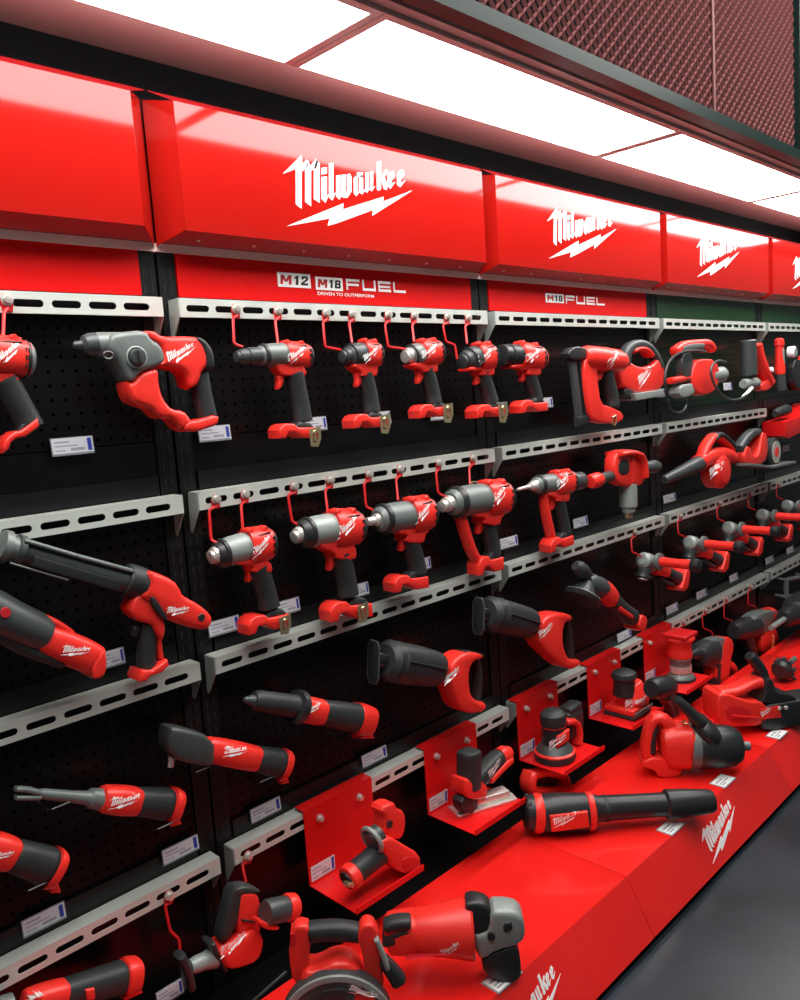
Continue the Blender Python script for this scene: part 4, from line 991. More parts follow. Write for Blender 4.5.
t = Thing('polisher', 'dark right-angle polisher with a ball handle and wide round pad, hanging head-left', 'power tool', None, WP(-0.11))
c = t.pl.p(582, 597); k = t.pl.m(582, 597); ax = (t.pl.p(588, 579) - t.pl.p(580, 601)).normalized()
t.part('backing_pad', GRIP).lathe(c - ax * .012, c + ax * .004, [(0, 18 * k), (.5, 20 * k), (1, 18 * k)], 30)
t.part('pad_rim', CAST).lathe(c + ax * .002, c + ax * .006, [(0, 20.2 * k), (1, 19 * k)], 30)
t.part('bell', DCAST).lathe(c, c + ax * .055, [(0, 14 * k), (.3, 12 * k), (.7, 9 * k), (1, 6 * k)], 24)
t.part('ball_handle', GRIP).lathe(t.pl.p(594, 580), t.pl.p(575, 566), [(0, 5 * k), (.3, 4.5 * k), (.6, 8 * k), (.85, 8 * k), (1, 4 * k)], 18)
t.lathe('gear_head', DCAST, (586, 582), (602, 589), [(0, 7), (.2, 10.5), (.8, 11), (1, 10)])
t.sweep('motor_housing', RED, [(600, 588), (606, 594), (612, 600)], [10.5, 11, 9], [10, 10, 9])
t.sweep('body', GRIP, [(610, 599), (620, 609), (632, 618)], [8.5, 8, 9], [9, 8.5, 9])
t.sweep('side_stripe', RED, [(612, 606), (620, 612), (626, 616)], [3.5] * 3, [9] * 3)
t.slab('battery_cap', RED, [(633, 613), (640, 616), (637, 631), (630, 628)], 0.032, 0.004, it=1)
t.done()

# right-angle hanging grinders: head at the hook, side handle out to the aisle, body away along the wall
def hanging_grinder(x, label, z0=0.725, y=-0.075):
    t = Thing('angle_grinder', label, 'power tool', 'angle grinders hanging in a row', WP(y)); o = Vector((x, y, z0))
    d = Vector((0.90, 0, -0.40)).normalized(); up = Vector((0.40, 0, 0.90)).normalized()
    v = lambda a, b, c=0: o + d * a + up * b + NY * c
    t.part('gear_head', LCAST).lathe(v(-.035, .0), v(.045, .0), [(0, .018), (.1, .028), (.5, .032), (.85, .031), (1, .028)], 20)
    t.part('spindle_housing', DCAST).lathe(v(-.004, .0), v(-.004, -.052), [(0, .026), (.5, .025), (.7, .022), (1, .020)], 20)
    t.part('flange', BLACK).lathe(v(-.004, -.050), v(-.004, -.062), [(0, .030), (.8, .031), (1, .024)], 20)
    t.part('wheel_nut', STEEL).lathe(v(-.004, -.060), v(-.004, -.070), [(0, .017), (.8, .017), (1, .012)], 14)
    t.part('head_plate', REDD).lathe(v(.044, 0), v(.054, 0), [(0, .033), (1, .033)], 20)
    t.part('handle_flange', CAST).lathe(v(.0, .004, .026), v(.0, .004, .055), [(0, .014), (.4, .016), (.5, .030), (.95, .030), (1, .018)], 18)
    h = t.part('side_handle', RED).lathe(v(0, .004, .050), v(0, .004, .170), [(0, .016), (.15, .0175), (.5, .016), (.9, .017), (1, .018)], 18)
    t.part('handle_end', BLACK).lathe(v(0, .004, .166), v(0, .004, .198), [(0, .019), (.3, .023), (.9, .022), (1, .016)], 18)
    t.part('motor_housing', RED).sweep([v(.05, 0), v(.09, 0), v(.15, -.004)], [.030, .031, .026], [.030, .030, .026], NY, 18)
    t.part('grip', GRIP).sweep([v(.14, -.003), v(.20, -.006), v(.255, -.008)], [.024, .022, .027], [.024, .023, .027], NY, 18)
    t.part('battery_foot', RED).slab([(.24, -.045), (.262, -.052), (.290, -.030), (.285, .030), (.262, .036), (.25, .02)], o, d, up, NY, .034, .005)
    t.part('guard_lever', BLACK).sweep([v(.10, -.034), v(.16, -.038), v(.22, -.036)], [.006] * 3, [.014] * 3, NY, 12)
    return t.done()
for i, (x, lb) in enumerate(((1.775, 'hanging angle grinder nearest the camera, first of the row with red side handles'), (2.135, 'second hanging angle grinder in the row of red side handles'),
                             (2.490, 'third hanging angle grinder in the row of red side handles'), (2.850, 'fourth hanging angle grinder in the row of red side handles'), (3.150, 'fifth hanging angle grinder, at the right edge of the picture'))):
    hanging_grinder(x, lb)

# ------------------------------------------------------------------ red display shelves on the lowest rail
SHG = 'red display shelves bolted to the lowest rail'
def display_shelf(x0, label, w=0.215, zt=0.438, zb=0.257, dep=0.162, y=-0.0445):
    t = Thing('display_shelf', label, 'shelf', SHG)
    mb = t.part('back_plate', TRAYRED)
    mb.slab([(y, zb), (y, zt - .001), (y + .030, zt), (y + .030, zt + .002), (y - .0025, zt + .001), (y - .0025, zb)], (0, 0, 0), Y_, Z_, X_, x0 + w, 0.0006, 1, lo=x0)
    mb = t.part('tray', TRAYRED)
    mb.slab([(y + .001, zb), (y - dep, zb), (y - dep - .002, zb + .012), (y - dep - .005, zb + .012), (y - dep - .004, zb - .003), (y + .001, zb - .003)], (0, 0, 0), Y_, Z_, X_, x0 + w, 0.0006, 1, lo=x0)
    for xx in (x0 + .045, x0 + w - .045):
        mb = t.part('bolt', STEEL, None, 'bright steel bolt'); c = Vector((xx, y - .0025, zt - .034))
        mb.lathe(c, c + NY * .011, [(0, .0095), (.25, .0095), (.3, .0068), (1, .0062), (1.05, .004)], 12)
    return t.done()
xsA, xsB, xsC, xsD, xsE = 0.204, 0.610, 1.016, 1.405, 1.785
display_shelf(xsA, 'red display shelf holding the angled cut tool, nearest the camera')
display_shelf(xsB, 'red display shelf holding the jigsaw, second from the camera')
display_shelf(xsC, 'red display shelf holding the round sander, third from the camera')
display_shelf(xsD, 'red display shelf holding the square sander, fourth from the camera')
display_shelf(xsE, 'red display shelf holding the trim router, fifth from the camera')
for xs_, what in ((xsA, 'angled cut tool'), (xsB, 'jigsaw'), (xsC, 'round sander'), (xsD, 'square sander'), (xsE, 'trim router')):
    pl = WP(-0.0475); W = 0.072
    t = Thing('price_tag', 'price tag stuck low on the red shelf of the ' + what, 'price tag', TAGG)
    o = Vector((xs_ + .006, -0.0475, .262)); h = .036
    t.part('card', CARD).slab(rect(0, 0, W, h), o, X_, Z_, NY, .001, .0002, 1, lo=0)
    t.part('blue_band', BLUE, 0, 'blue band at the right end').slab(rect(W * .86, h * .1, W * .96, h * .92), o, X_, Z_, NY, .0014, .0001, 1, lo=.001)
    mb = t.part('print', INK, 0, 'rows of grey print')
    for (a, b, c, d) in ((.06, .70, .42, .80), (.06, .46, .62, .54), (.06, .16, .30, .24), (.44, .16, .78, .34)): mb.slab(rect(W * a, h * b, W * c, h * d), o, X_, Z_, NY, .0012, .0001, 1, lo=.001)
    t.done()

SHY = -0.125; SZ = 0.2572
# A: right-angle cut tool
t = Thing('cut_off_tool', 'small red and dark angled cut tool with a grey guard on the nearest red shelf', 'power tool', None, WP(-0.168).nearer(0.993))
t.lathe('grip', GRIP, (351, 876), (380, 852), [(0, 11), (.15, 11.5), (.6, 11.5), (1, 12.5)])
t.lathe('battery_ring', RED, (347, 880), (355, 873), [(0, 11.5), (.1, 13), (.8, 13.4), (1, 12)])
t.lathe('battery_bore', BLACK, (345.8, 881), (348, 879), [(0, 9), (1, 9)])
t.slab('foot_latch', BRASS, [(346, 882), (353, 881), (351, 887), (345, 886)], 0.010, 0.003, off=0.015)
ga = t.pl.p(372, 840); gk = t.pl.m(372, 840); gd = (t.pl.p(384, 829) - ga).normalized(); g1 = gd.cross(Y_).normalized(); g2 = gd.cross(g1)
t.part('guard_collar', LCAST).tube([ga + g1 * (13 * gk * math.cos(a * .35)) + g2 * (13 * gk * math.sin(a * .35)) for a in range(18)], 2.6 * gk, 8, closed=True)
t.part('gear_neck', DCAST).lathe(ga - gd * 3 * gk, ga + gd * 10 * gk, [(0, 9 * gk), (.5, 11 * gk), (1, 11 * gk)], 20)
t.slab('motor_housing', RED, [(372, 838), (382, 832), (396, 841), (412, 850), (413, 864), (402, 871), (390, 868), (378, 856)], 0.030, 0.009, it=1)
t.slab('vent_panel', REDD, [(394, 852), (410, 852), (411, 862), (400, 868), (392, 864)], 0.0315, 0.003, it=1)
t.slab('upper_head', RED, [(374, 806), (388, 799), (391, 806), (399, 809), (400, 824), (396, 837), (384, 836), (377, 828), (380, 816)], 0.022, 0.007, it=1, off=-0.02)
mb = t.part('head_screw', BLACK); c = t.pl.p(389, 824, 0.003); mb.lathe(c, c + NY * .004, [(0, .009), (1, .009)], 14)
t.done()
# B: jigsaw
t = Thing('jigsaw', 'barrel-grip jigsaw on its metal shoe on the second red shelf', 'power tool', None, WP(SHY))
t.sweep('barrel_grip', GRIP, [(469, 790), (469, 772), (469, 750)], [11.5, 11, 11.5], [11, 11, 11], ex=3.2)
t.slab('gear_case', RED, [(458, 774), (468, 782), (478, 776), (481, 790), (478, 797), (463, 797), (457, 790)], 0.027, 0.007, it=1)
t.sweep('motor_barrel', GRIP, [(474, 782), (488, 768), (500, 756)], [9, 9.5, 8.5], [10, 10, 9], ex=2.6)
t.sweep('side_flash', RED, [(484, 779), (496, 766), (507, 757)], [4.5, 5, 5.5], [11, 11, 10], it=1)
t.lathe('battery_cap', RED, (499, 757), (509, 752), [(0, 8.5), (.5, 9), (1, 6)])
t.slab('blade_holder', BLACK, [(456, 796), (468, 795), (474, 802), (470, 812), (458, 812)], 0.018, 0.005, it=1)
c = Vector((t.pl.p(478, 805).x, SHY, SZ + .004))
q = t.part('base_shoe', STEEL); q.slab([(-.075, -.030), (.105, -.030), (.11, .0), (.105, .030), (-.075, .030)], c, Vector((.93, -.37, 0)).normalized(), Vector((.37, .93, 0)).normalized(), Z_, .0035, .001)
q.slab([(-.01, -.018), (.09, -.018), (.09, .018), (-.01, .018)], c + Z_ * .0035, Vector((.93, -.37, 0)).normalized(), Vector((.37, .93, 0)).normalized(), Z_, .022, .003, lo=0)
t.logo({'side_flash'}, (488, 777), (502, 762))
t.done()
# C: round sander
t = Thing('orbit_sander', 'round orbital sander with a dark domed top on the third red shelf', 'power tool', None, WP(SHY))
c = t.pl.p(555, 758); bx = c.x; k = t.pl.m(555, 758); b0 = Vector((bx, SHY, SZ))
t.part('sanding_pad', GRIP).lathe(b0, b0 + Z_ * .022, [(0, .060), (.5, .063), (1, .060)], 32)
t.part('pad_band', RED).lathe(b0 + Z_ * .020, b0 + Z_ * .030, [(0, .061), (.5, .0625), (1, .056)], 32)
t.part('skirt', DCAST).lathe(b0 + Z_ * .029, b0 + Z_ * .052, [(0, .057), (.4, .050), (1, .036)], 32)
t.part('body', BLACK).lathe(b0 + Z_ * .044, b0 + Z_ * .105, [(0, .038), (.5, .036), (1, .037)], 28)
t.part('neck_band', REDD).lathe(b0 + Z_ * .103, b0 + Z_ * .109, [(0, .038), (1, .038)], 28)
t.part('top_dome', GRIP).lathe(b0 + Z_ * .106, b0 + Z_ * .155, [(0, .038), (.3, .040), (.7, .038), (.92, .026), (1, .006)], 28)
ln = Vector((-.30, -.95, 0)).normalized(); lx = Vector((.95, -.30, 0)).normalized()
t.part('side_label', RED).slab([(-.020, .050), (.026, .066), (.028, .098), (-.016, .086)], b0 + ln * .036, lx, Z_, ln, .006, .003)
t.logo({'side_label'}, (548, 748), (563, 739))
t.sweep('dust_port', RED, [(563, 722), (573, 720), (577, 731), (576, 744)], [3, 3.4, 3.4, 4], [7] * 4, it=1)
t.part('dust_box', BLACK).sweep([Vector((bx + .075, SHY + .015, .325)), Vector((bx + .11, SHY + .022, .325)), Vector((bx + .165, SHY + .025, .325))], [.026, .030, .026], [.045, .048, .044], Z_, 18, ex=4)
t.part('dust_lid', GRIP).sweep([Vector((bx + .085, SHY + .018, .372)), Vector((bx + .16, SHY + .024, .372))], [.024, .024], [.012, .012], Z_, 14, ex=3)
t.done()
# D: square sander
t = Thing('finishing_sander', 'square palm sander with a dark knob top and red front on the fourth red shelf', 'power tool', None, WP(SHY))
b0 = Vector((t.pl.p(627, 712).x, SHY, SZ))
t.part('sanding_plate', GRIP).slab([(-.055, -.058), (.055, -.058), (.055, .058), (-.055, .058)], b0, X_, Y_, Z_, .012, .002, lo=0)
t.part('paper_clamp', CAST).tube([b0 + Vector(q) for q in ((-.058, -.062, .016), (.058, -.062, .016), (.060, -.062, .026), (-.060, -.062, .026))], .0028, 6, closed=True)
t.part('plate_frame', RED).slab([(-.052, -.055), (.052, -.055), (.052, .055), (-.052, .055)], b0 + Z_ * .012, X_, Y_, Z_, .022, .006, lo=0)
t.part('housing', RED).sweep([b0 + Vector((.020, -.012, .030)), b0 + Vector((.022, -.012, .070)), b0 + Vector((.016, -.008, .108))], [.050, .048, .034], [.048, .046, .034], Y_, 24, ex=3.6)
t.part('body_grip', BLACK).lathe(b0 + Vector((-.012, .0, .07)), b0 + Vector((-.012, 0, .125)), [(0, .040), (.6, .036), (1, .036)], 24)
t.part('top_dome', GRIP).lathe(b0 + Vector((-.012, 0, .122)), b0 + Vector((-.012, 0, .155)), [(0, .037), (.3, .043), (.7, .040), (.93, .026), (1, .008)], 24)
t.logo({'housing'}, (624, 708), (640, 700))
t.done()
t = Thing('dust_canister', 'black dust canister lying behind the square sander', 'canister', None, WP(-0.245))
t.lathe('can', BLACK, (651, 689), (670, 686), [(0, 8), (.1, 10.5), (.7, 11.5), (.9, 10.5), (1, 8)])
t.sweep('spout', BLACK, [(664, 692), (669, 700), (674, 714)], [8, 6.5, 6], [10, 8, 6])
t.done()
# E: trim router
t = Thing('trim_router', 'red-topped trim router with a metal column on the fifth red shelf', 'power tool', None, WP(SHY))
b0 = Vector((t.pl.p(681, 684).x, SHY, SZ))
t.part('base_plate', BLACK).lathe(b0, b0 + Z_ * .010, [(0, .055), (1, .053)], 28)
t.part('column', CAST).lathe(b0 + Z_ * .010, b0 + Z_ * .088, [(0, .050), (.1, .046), (.2, .038), (.8, .037), (.9, .042), (1, .040)], 28)
t.part('window_band', STEEL).lathe(b0 + Z_ * .030, b0 + Z_ * .055, [(0, .0395), (1, .0395)], 28)
t.part('motor_housing', RED).lathe(b0 + Z_ * .086, b0 + Z_ * .165, [(0, .042), (.15, .045), (.3, .040), (.7, .042), (.9, .054), (1, .052)], 28)
t.part('battery_deck', REDD).slab([(-.050, -.046), (.050, -.046), (.050, .046), (-.050, .046)], b0 + Z_ * .164, X_, Y_, Z_, .016, .004, lo=0)
t.done()

# ------------------------------------------------------------------ tools hanging from the lowest rail, right of the shelves
def rotary(label, sx, sy, case, grip_l):
    t = Thing('rotary_hammer', label, 'power tool', None, WP(-0.11)); F = lambda x, y: (x + sx, y + sy)
    t.lathe('chuck', BLACK, F(691, 655), F(704, 652), [(0, 3), (.2, 5), (.5, 7), (1, 10)])
    t.sweep('front_grip', GRIP, [F(697, 657), F(704, 653), F(712, 652)], [10, 13, 14], [10, 12, 12])
    t.slab('gear_case', case, [F(699, 648), F(708, 638), F(722, 636), F(727, 640), F(726, 660), F(718, 668), F(706, 668), F(699, 660)], 0.026, 0.011, it=2)
    t.slab('motor_housing', RED, [F(717, 637), F(725, 636), F(728, 645), F(724, 662), F(723, 686), F(712, 687), F(708, 668), F(716, 660)], 0.028, 0.008, it=1)
    t.sweep('handle', RED, [F(724, 662), F(730, 666), F(732, 672)], [4, 4.6, 4.4], [6] * 3, it=1)
    t.sweep('grip', GRIP, [F(713, 662), F(712, 675), F(713, 686)], [7, 6.5, 7], [8, 8, 8])
    t.slab('battery_foot', RED, [F(704, 684), F(724, 682), F(726, 690), F(706, 692)], 0.03, 0.004)
    return t.done()
rotary('grey and red rotary hammer hanging right of the trim router', 0, 0, CAST, None)
t = Thing('hammer_drill', 'large red and grey hammer drill with a black ribbed chuck, hanging near the right edge', 'power tool', None, WP(-0.10))
t.lathe('chuck', BLACK, (734, 632), (753, 626), [(0, 7), (.2, 10.5), (.5, 10), (.55, 11.5), (1, 11.5)])
t.slab('gear_case', CAST, [(745, 619), (756, 611), (770, 609), (773, 618), (766, 628), (756, 634), (747, 632)], 0.032, 0.009, it=1)
t.lathe('tail_cap', RED, (766, 615), (774, 613), [(0, 7.5), (.5, 7), (1, 4)])
t.slab('motor_housing', RED, [(757, 632), (768, 622), (772, 632), (774, 646), (768, 656), (758, 655), (755, 645)], 0.028, 0.008, it=1)
t.sweep('front_body', BLACK, [(745, 632), (746, 642), (749, 652), (751, 658)], [6, 6, 5, 5], [8] * 4, it=1)
t.sweep('painted_highlight', mat('orange_painted_highlight', (0.8, .16, .06), .4, noise=.05), [(766, 634), (766, 644), (765, 654)], [1.6] * 3, [8.5] * 3)  # orange strip paints a light highlight onto the red body
t.done()
t = Thing('drill_driver', 'black drill with a bare grey chuck shaft at the right edge above the cutter', 'power tool', None, WP(-0.19))
t.lathe('spindle', LCAST, (771, 628), (786, 618), [(0, 2.6), (.9, 2.8), (1, 3.6)])
t.lathe('chuck', BLACK, (784, 619), (796, 612), [(0, 7), (.2, 9.5), (1, 11.5)])
t.sweep('body', BLACK, [(792, 613), (804, 606), (818, 600)], [12, 15, 14], [12, 14, 13])
t.done()
t = Thing('wire_frame_stand', 'grey square metal frame hanging at the right edge below the rail', 'frame', None, WP(-0.07))
P = [t.pl.p(*q) for q in ((786, 580), (806, 576), (806, 594), (786, 597))]
t.part('front_frame', CAST).tube(P, .012, 8, closed=True)
for q in P[:4]: t.part('side_bar', CAST).tube([q, q + Vector((.0, .05, .004))], .008, 6)
t.done()

# ------------------------------------------------------------------ left of the shelves, below the lowest rail
t = Thing('pruning_saw', 'compact one-hand reciprocating saw hanging by two red hooks at the bottom left', 'power tool', None, WP(-0.085))
t.sweep('shoe', BLACK, [(179, 954), (186, 970), (190, 988)], [5, 4.5, 5], [9, 10, 9], it=1)
t.lathe('blade_clamp', LCAST, (190, 967), (214, 957), [(0, 6.5), (.2, 8), (.6, 8.5), (1, 11)])
t.sweep('rubber_ring', BLACK, [(208, 940), (214, 954), (222, 968)], [3.4, 3.6, 3.2], [11, 12, 11], it=1)
t.slab('motor_housing', RED, [(213, 948), (226, 938), (238, 929), (246, 924), (256, 930), (255, 945), (249, 956), (236, 961), (222, 964), (216, 958)], 0.034, 0.011, it=1)
t.slab('handle', RED, [(235, 893), (241, 888), (253, 889), (257, 905), (256, 934), (247, 940), (236, 936), (232, 915)], 0.020, 0.009, it=1)
t.slab('handle_back', GRIP, [(229, 884), (238, 884), (237, 905), (232, 925), (220, 940), (216, 936), (222, 912)], 0.0185, 0.007, it=1)
t.slab('top_cap', DCAST, [(230, 886), (243, 883), (255, 886), (255, 890), (243, 892), (231, 891)], 0.019, 0.004, it=1)
t.slab('handle_seam', BLACK, [(236, 915), (250, 917), (250, 919), (236, 917)], 0.0255, 0.001)
t.logo({'motor_housing'}, (219, 955), (247, 938))
t.done()
t = Thing('cutting_tool', 'dark barrel tool with a red end ring half hidden behind the circular saw', 'power tool', None, WP(-0.13))
t.lathe('barrel', DCAST, (265, 913), (288, 908), [(0, 11), (.1, 12.5), (.8, 12.5), (1, 11)])
t.lathe('end_ring', RED, (285, 908), (296, 906), [(0, 12.5), (.3, 13.5), (.8, 12.5), (1, 8)])
t.slab('guard_lip', RED, [(256, 917), (264, 921), (276, 923), (274, 928), (262, 927), (255, 922)], 0.016, 0.004, it=1)
t.done()
pl = WP(-0.10)
for i, (a, b, lb) in enumerate((((252, 1002), (286, 972), 'upper'), ((262, 1006), (292, 981), 'lower'))):
    single('steel_rod', MB().tube([pl.p(*a), pl.p(*b)], .0035, 8), DCAST, 'thin dark rod lying behind the circular saw, %s of the pair' % lb, 'rod', 'thin rods behind the circular saw')

CSP = Plane(PZ(336, 1050, PT + .008), (0.75, -0.66, 0))
t = Thing('circular_saw', 'circular saw with a big round dark blade guard at the bottom centre', 'power tool', None, CSP)
c = CSP.p(337, 1021); k = CSP.m(337, 1021); cx_, cn_ = CSP.ex, CSP.n
arc = lambda r, q: (r * k * math.cos(math.radians(q)), r * k * math.sin(math.radians(q)))
half = [arc(57, q) for q in range(-10, 191, 6)]
t.part('upper_guard', DCAST).slab(half, c + cn_ * .004, cx_, Z_, cn_, 0.017, 0.007)
rim = [arc(57.5, q) for q in range(-8, 189, 6)] + [arc(51, q) for q in range(188, -9, -6)]
t.part('guard_rim', LCAST).slab(rim, c + cn_ * .020, cx_, Z_, cn_, 0.003, 0.001)
t.part('guard_plate', GRIP).slab([arc(44, q) for q in range(70, 171, 6)] + [arc(30, q) for q in range(170, 69, -6)], c + cn_ * .0205, cx_, Z_, cn_, 0.0025, 0.001)
t.part('side_label', RED).slab([arc(47, 62), arc(49, 40), arc(48, 22), arc(34, 18), arc(34, 55)], c + cn_ * .021, cx_, Z_, cn_, .0022, .0008)
t.logo({'side_label'}, (347, 988), (377, 1001), vs=.8)
t.part('lower_guard', CAST).lathe(c + cn_ * -.004, c + cn_ * .010, [(0, 26 * k), (.15, 28 * k), (.85, 28 * k), (1, 26 * k)], 36)
t.slab('front_post', RED, [(292, 926), (299, 920), (311, 923), (312, 938), (309, 948), (310, 966), (306, 978), (293, 978), (289, 950), (291, 938)], 0.016, 0.006, it=1, off=-0.030)
t.slab('post_socket', REDD, [(291, 928), (296, 927), (296, 939), (291, 940)], 0.0175, 0.001, off=-0.030)
t.slab('motor_housing', RED, [(304, 962), (318, 962), (334, 953), (350, 954), (360, 962), (366, 976), (360, 1000), (306, 1000), (300, 976)], 0.030, 0.010, it=1, off=-0.028)
t.slab('rear_post', RED, [(357, 934), (360, 922), (368, 918), (376, 923), (380, 940), (382, 962), (384, 984), (372, 986), (364, 966), (362, 948)], 0.018, 0.006, it=1, off=-0.026)
t.sweep('handle_grip', GRIP, [(308, 932), (322, 930), (342, 930), (362, 933)], [9.5, 9.5, 10, 8], [10, 10, 10, 10], off=-0.030, it=2)
t.sweep('depth_lever', LCAST, [(376, 938), (382, 952), (388, 968)], [2.6, 2.6, 3], [5, 5, 5], off=-0.006, it=1)
t.sweep('front_knob', BLACK, [(382, 958), (391, 969), (400, 982)], [5, 7.5, 8.5], [8, 9, 9], off=-0.014, it=1)
t.part('base_shoe', CAST).slab(rect(-66 * k, PT + .002 - c.z, 66 * k, PT + .005 - c.z), c, cx_, Z_, cn_, 0.05, 0.001)
t.done()

# ------------------------------------------------------------------ tools lying on the red plinth
GP = Plane((0.273, -0.262, 0), (0.16, -0.165, 0)).nearer(0.944)
t = Thing('angle_grinder', 'big red angle grinder with a grey head lying on the nearest plinth', 'power tool', None, GP)
t.sweep('rear_handle', RED, [(386, 934), (400, 932), (420, 931)], [18, 19, 20], [17, 19, 20], ex=3)
t.slab('handle_inset', GRIP, [(382, 931), (390, 923), (410, 918), (413, 928), (400, 933), (384, 937)], 0.038, 0.004, it=1)
t.sweep('top_inset', GRIP, [(384, 925), (396, 922), (411, 921)], [5, 7, 6], [9, 9, 9], off=.022, it=1)
t.lathe('motor_housing', RED, (412, 931), (473, 928), [(0, 19), (.1, 21.5), (.5, 25), (.85, 28.5), (.96, 29.5), (1, 28)])
t.slab('front_block', BLACK, [(463, 899), (473, 895), (489, 900), (492, 911), (487, 917), (490, 926), (474, 930), (468, 921)], 0.024, 0.008, it=1)
t.slab('gear_head', LCAST, [(472, 927), (480, 926), (489, 921), (488, 903), (508, 903), (519, 907), (523, 914), (524, 930), (515, 938), (494, 943), (484, 951), (476, 949)], 0.030, 0.011, it=1)
t.slab('spindle_lock', BLACK, [(501, 914), (510, 912), (511, 921), (502, 924)], 0.033, 0.004, it=1)
mb = t.part('handle_socket', BLACK); c = GP.p(491, 935, .028); mb.lathe(c, c + GP.n * .007, [(0, .008), (1, .008)], 14)
t.slab('wheel_guard', BLACK, [(480, 953), (488, 947), (500, 942), (517, 938), (520, 960), (519, 971), (508, 976), (494, 971), (483, 965)], 0.026, 0.005, it=1)
t.sweep('side_seam', REDINK, [(406, 943), (440, 938), (472, 934)], [.7] * 3, [24.8, 26, 29], it=0)
t.logo({'motor_housing'}, (440, 949), (462, 938))
t.done()

BP = Plane((0.86, -0.19, 0), (0.375, -0.345, 0)).nearer(0.986)
t = Thing('stick_blower', 'long black blower with a slim tube and red badge lying across the plinth', 'power tool', None, BP)
t.lathe('fan_body', BLACK, (524, 813), (594, 812), [(0, 14), (.03, 17.5), (.14, 18.5), (.16, 17), (.2, 18.5), (.5, 19.5), (.9, 19), (1, 16)], fl=.88)
t.lathe('rear_ring', RED, (533, 813), (542, 813), [(0, 18.5), (.3, 19.6), (.7, 19.6), (1, 18.5)], fl=.9)
t.lathe('front_ring', RED, (586, 811.5), (594, 811), [(0, 18), (.2, 19.4), (.8, 18.6), (1, 15)], fl=.9)
t.lathe('tube', BLACK, (592, 809), (668, 804), [(0, 15), (.1, 12.5), (.9, 11.5), (1, 11.5)])
t.lathe('tube_collar', GRIP, (603, 808.5), (608, 808), [(0, 12.6), (.5, 13.4), (1, 12.6)])
t.lathe('nozzle', BLACK, (664, 804.5), (713, 801), [(0, 11.5), (.06, 14.5), (.4, 14), (.93, 11.5), (1, 10)])
t.slab('badge', RED, [(546, 807), (583, 803), (585, 818), (548, 823)], 0.0495, 0.003)
t.logo({'badge'}, (550, 821), (581, 813), vs=.9)
t.slab('rear_latch', DCAST, [(524, 800), (531, 797), (533, 812), (525, 814)], 0.030, 0.006, it=1)
t.done()
t = Thing('band_saw_handle', 'red open D-shaped handle standing behind the black blower', 'power tool', None, WP(-0.088))
t.sweep('loop_frame', RED, [(531, 771), (527, 783), (530, 791), (546, 792), (562, 790), (563, 782), (558, 771)], [4.5, 5, 5.5, 5.5, 6, 6, 5.5], [9] * 7, it=1)
t.sweep('top_bar', RED, [(529, 775), (545, 771), (560, 776)], [4, 4, 4], [8, 8, 8], it=1)
t.slab('inner_plate', BLACK, [(532, 778), (556, 776), (556, 790), (534, 791)], 0.006, 0.002)
t.done()

IP = Plane((1.42, -0.262, 0), (0.198, -0.221, 0)).nearer(0.972)
t = Thing('large_impact_wrench', 'large impact wrench with a black cone nose lying on the plinth towards the aisle', 'power tool', None, IP)
t.lathe('nose_cone', BLACK, (692, 746), (742, 746), [(0, 20), (.08, 22), (.5, 21.5), (.8, 20), (.95, 15), (1, 8)])
t.lathe('anvil', CAST, (740, 746), (750, 746), [(0, 4), (.3, 4.6), (.9, 4.6), (1, 3.6)])
t.lathe('case_ring', CAST, (686, 746), (697, 746), [(0, 20), (.2, 22.4), (.9, 22.4), (1, 20)])
t.sweep('motor_housing', RED, [(660, 745), (672, 744), (692, 745)], [19, 23, 22], [18, 21, 21], ex=2.7)
t.slab('housing_ribs', REDD, [(664, 748), (684, 745), (686, 756), (668, 762)], 0.047, 0.003, it=1)
t.sweep('rear_handle', RED, [(672, 728), (662, 717), (652, 718), (647, 735), (645, 752), (652, 764)], [6.5, 6, 5.5, 5, 5.5, 6], [9] * 6, it=1)
t.sweep('grip', GRIP, [(653, 724), (650, 738), (650, 752)], [5.5, 5.2, 5.5], [8.5] * 3)
t.slab('battery_foot', RED, [(640, 757), (652, 752), (672, 758), (680, 764), (676, 772), (656, 773), (652, 765), (641, 763)], 0.036, 0.005, it=1)
t.sweep('side_handle', BLACK, [(676, 699), (688, 710), (702, 724)], [4.6, 5.6, 6.4], [6, 7, 8], off=0.02, it=1)
t.sweep('handle_clamp', BLACK, [(696, 720), (704, 728), (714, 738)], [9, 10.5, 9], [14, 24, 18], it=1)
t.part('hanging_ring', BRASS).tube([IP.p(687, 722, .01) + IP.ex * (math.cos(a * .4) * .014) + Z_ * (math.sin(a * .4) * .006) for a in range(16)], .0024, 6, closed=True)
t.done()

CP = Plane((1.83, -0.30, 0), (0.30, -0.20, 0)).nearer(0.970)
t = Thing('chainsaw', 'red and black cordless chainsaw lying on the plinth at the right edge', 'power tool', None, CP)
t.slab('motor_housing', RED, [(709, 692), (716, 688), (741, 697), (752, 696), (760, 704), (758, 721), (714, 721), (710, 716)], 0.050, 0.008, it=1)
t.slab('housing_groove', REDD, [(722, 709), (748, 711), (748, 713), (722, 711)], 0.061, 0.001)
t.slab('battery_bay', REDD, [(714, 699), (741, 702), (744, 718), (720, 718)], 0.0508, 0.002, it=1)
t.sweep('top_handle', RED, [(716, 692), (736, 690), (752, 681), (762, 682)], [4.5, 4.5, 6, 6], [12, 10, 10, 10], it=1)
t.slab('bar_cover', BLACK, [(748, 702), (800, 694), (830, 690), (832, 716), (800, 719), (756, 726), (751, 720)], 0.050, 0.006, it=1)
t.slab('badge', RED, [(750, 704), (769, 700), (772, 712), (752, 714)], 0.052, 0.001)
t.logo({'badge'}, (753, 714), (768, 709))
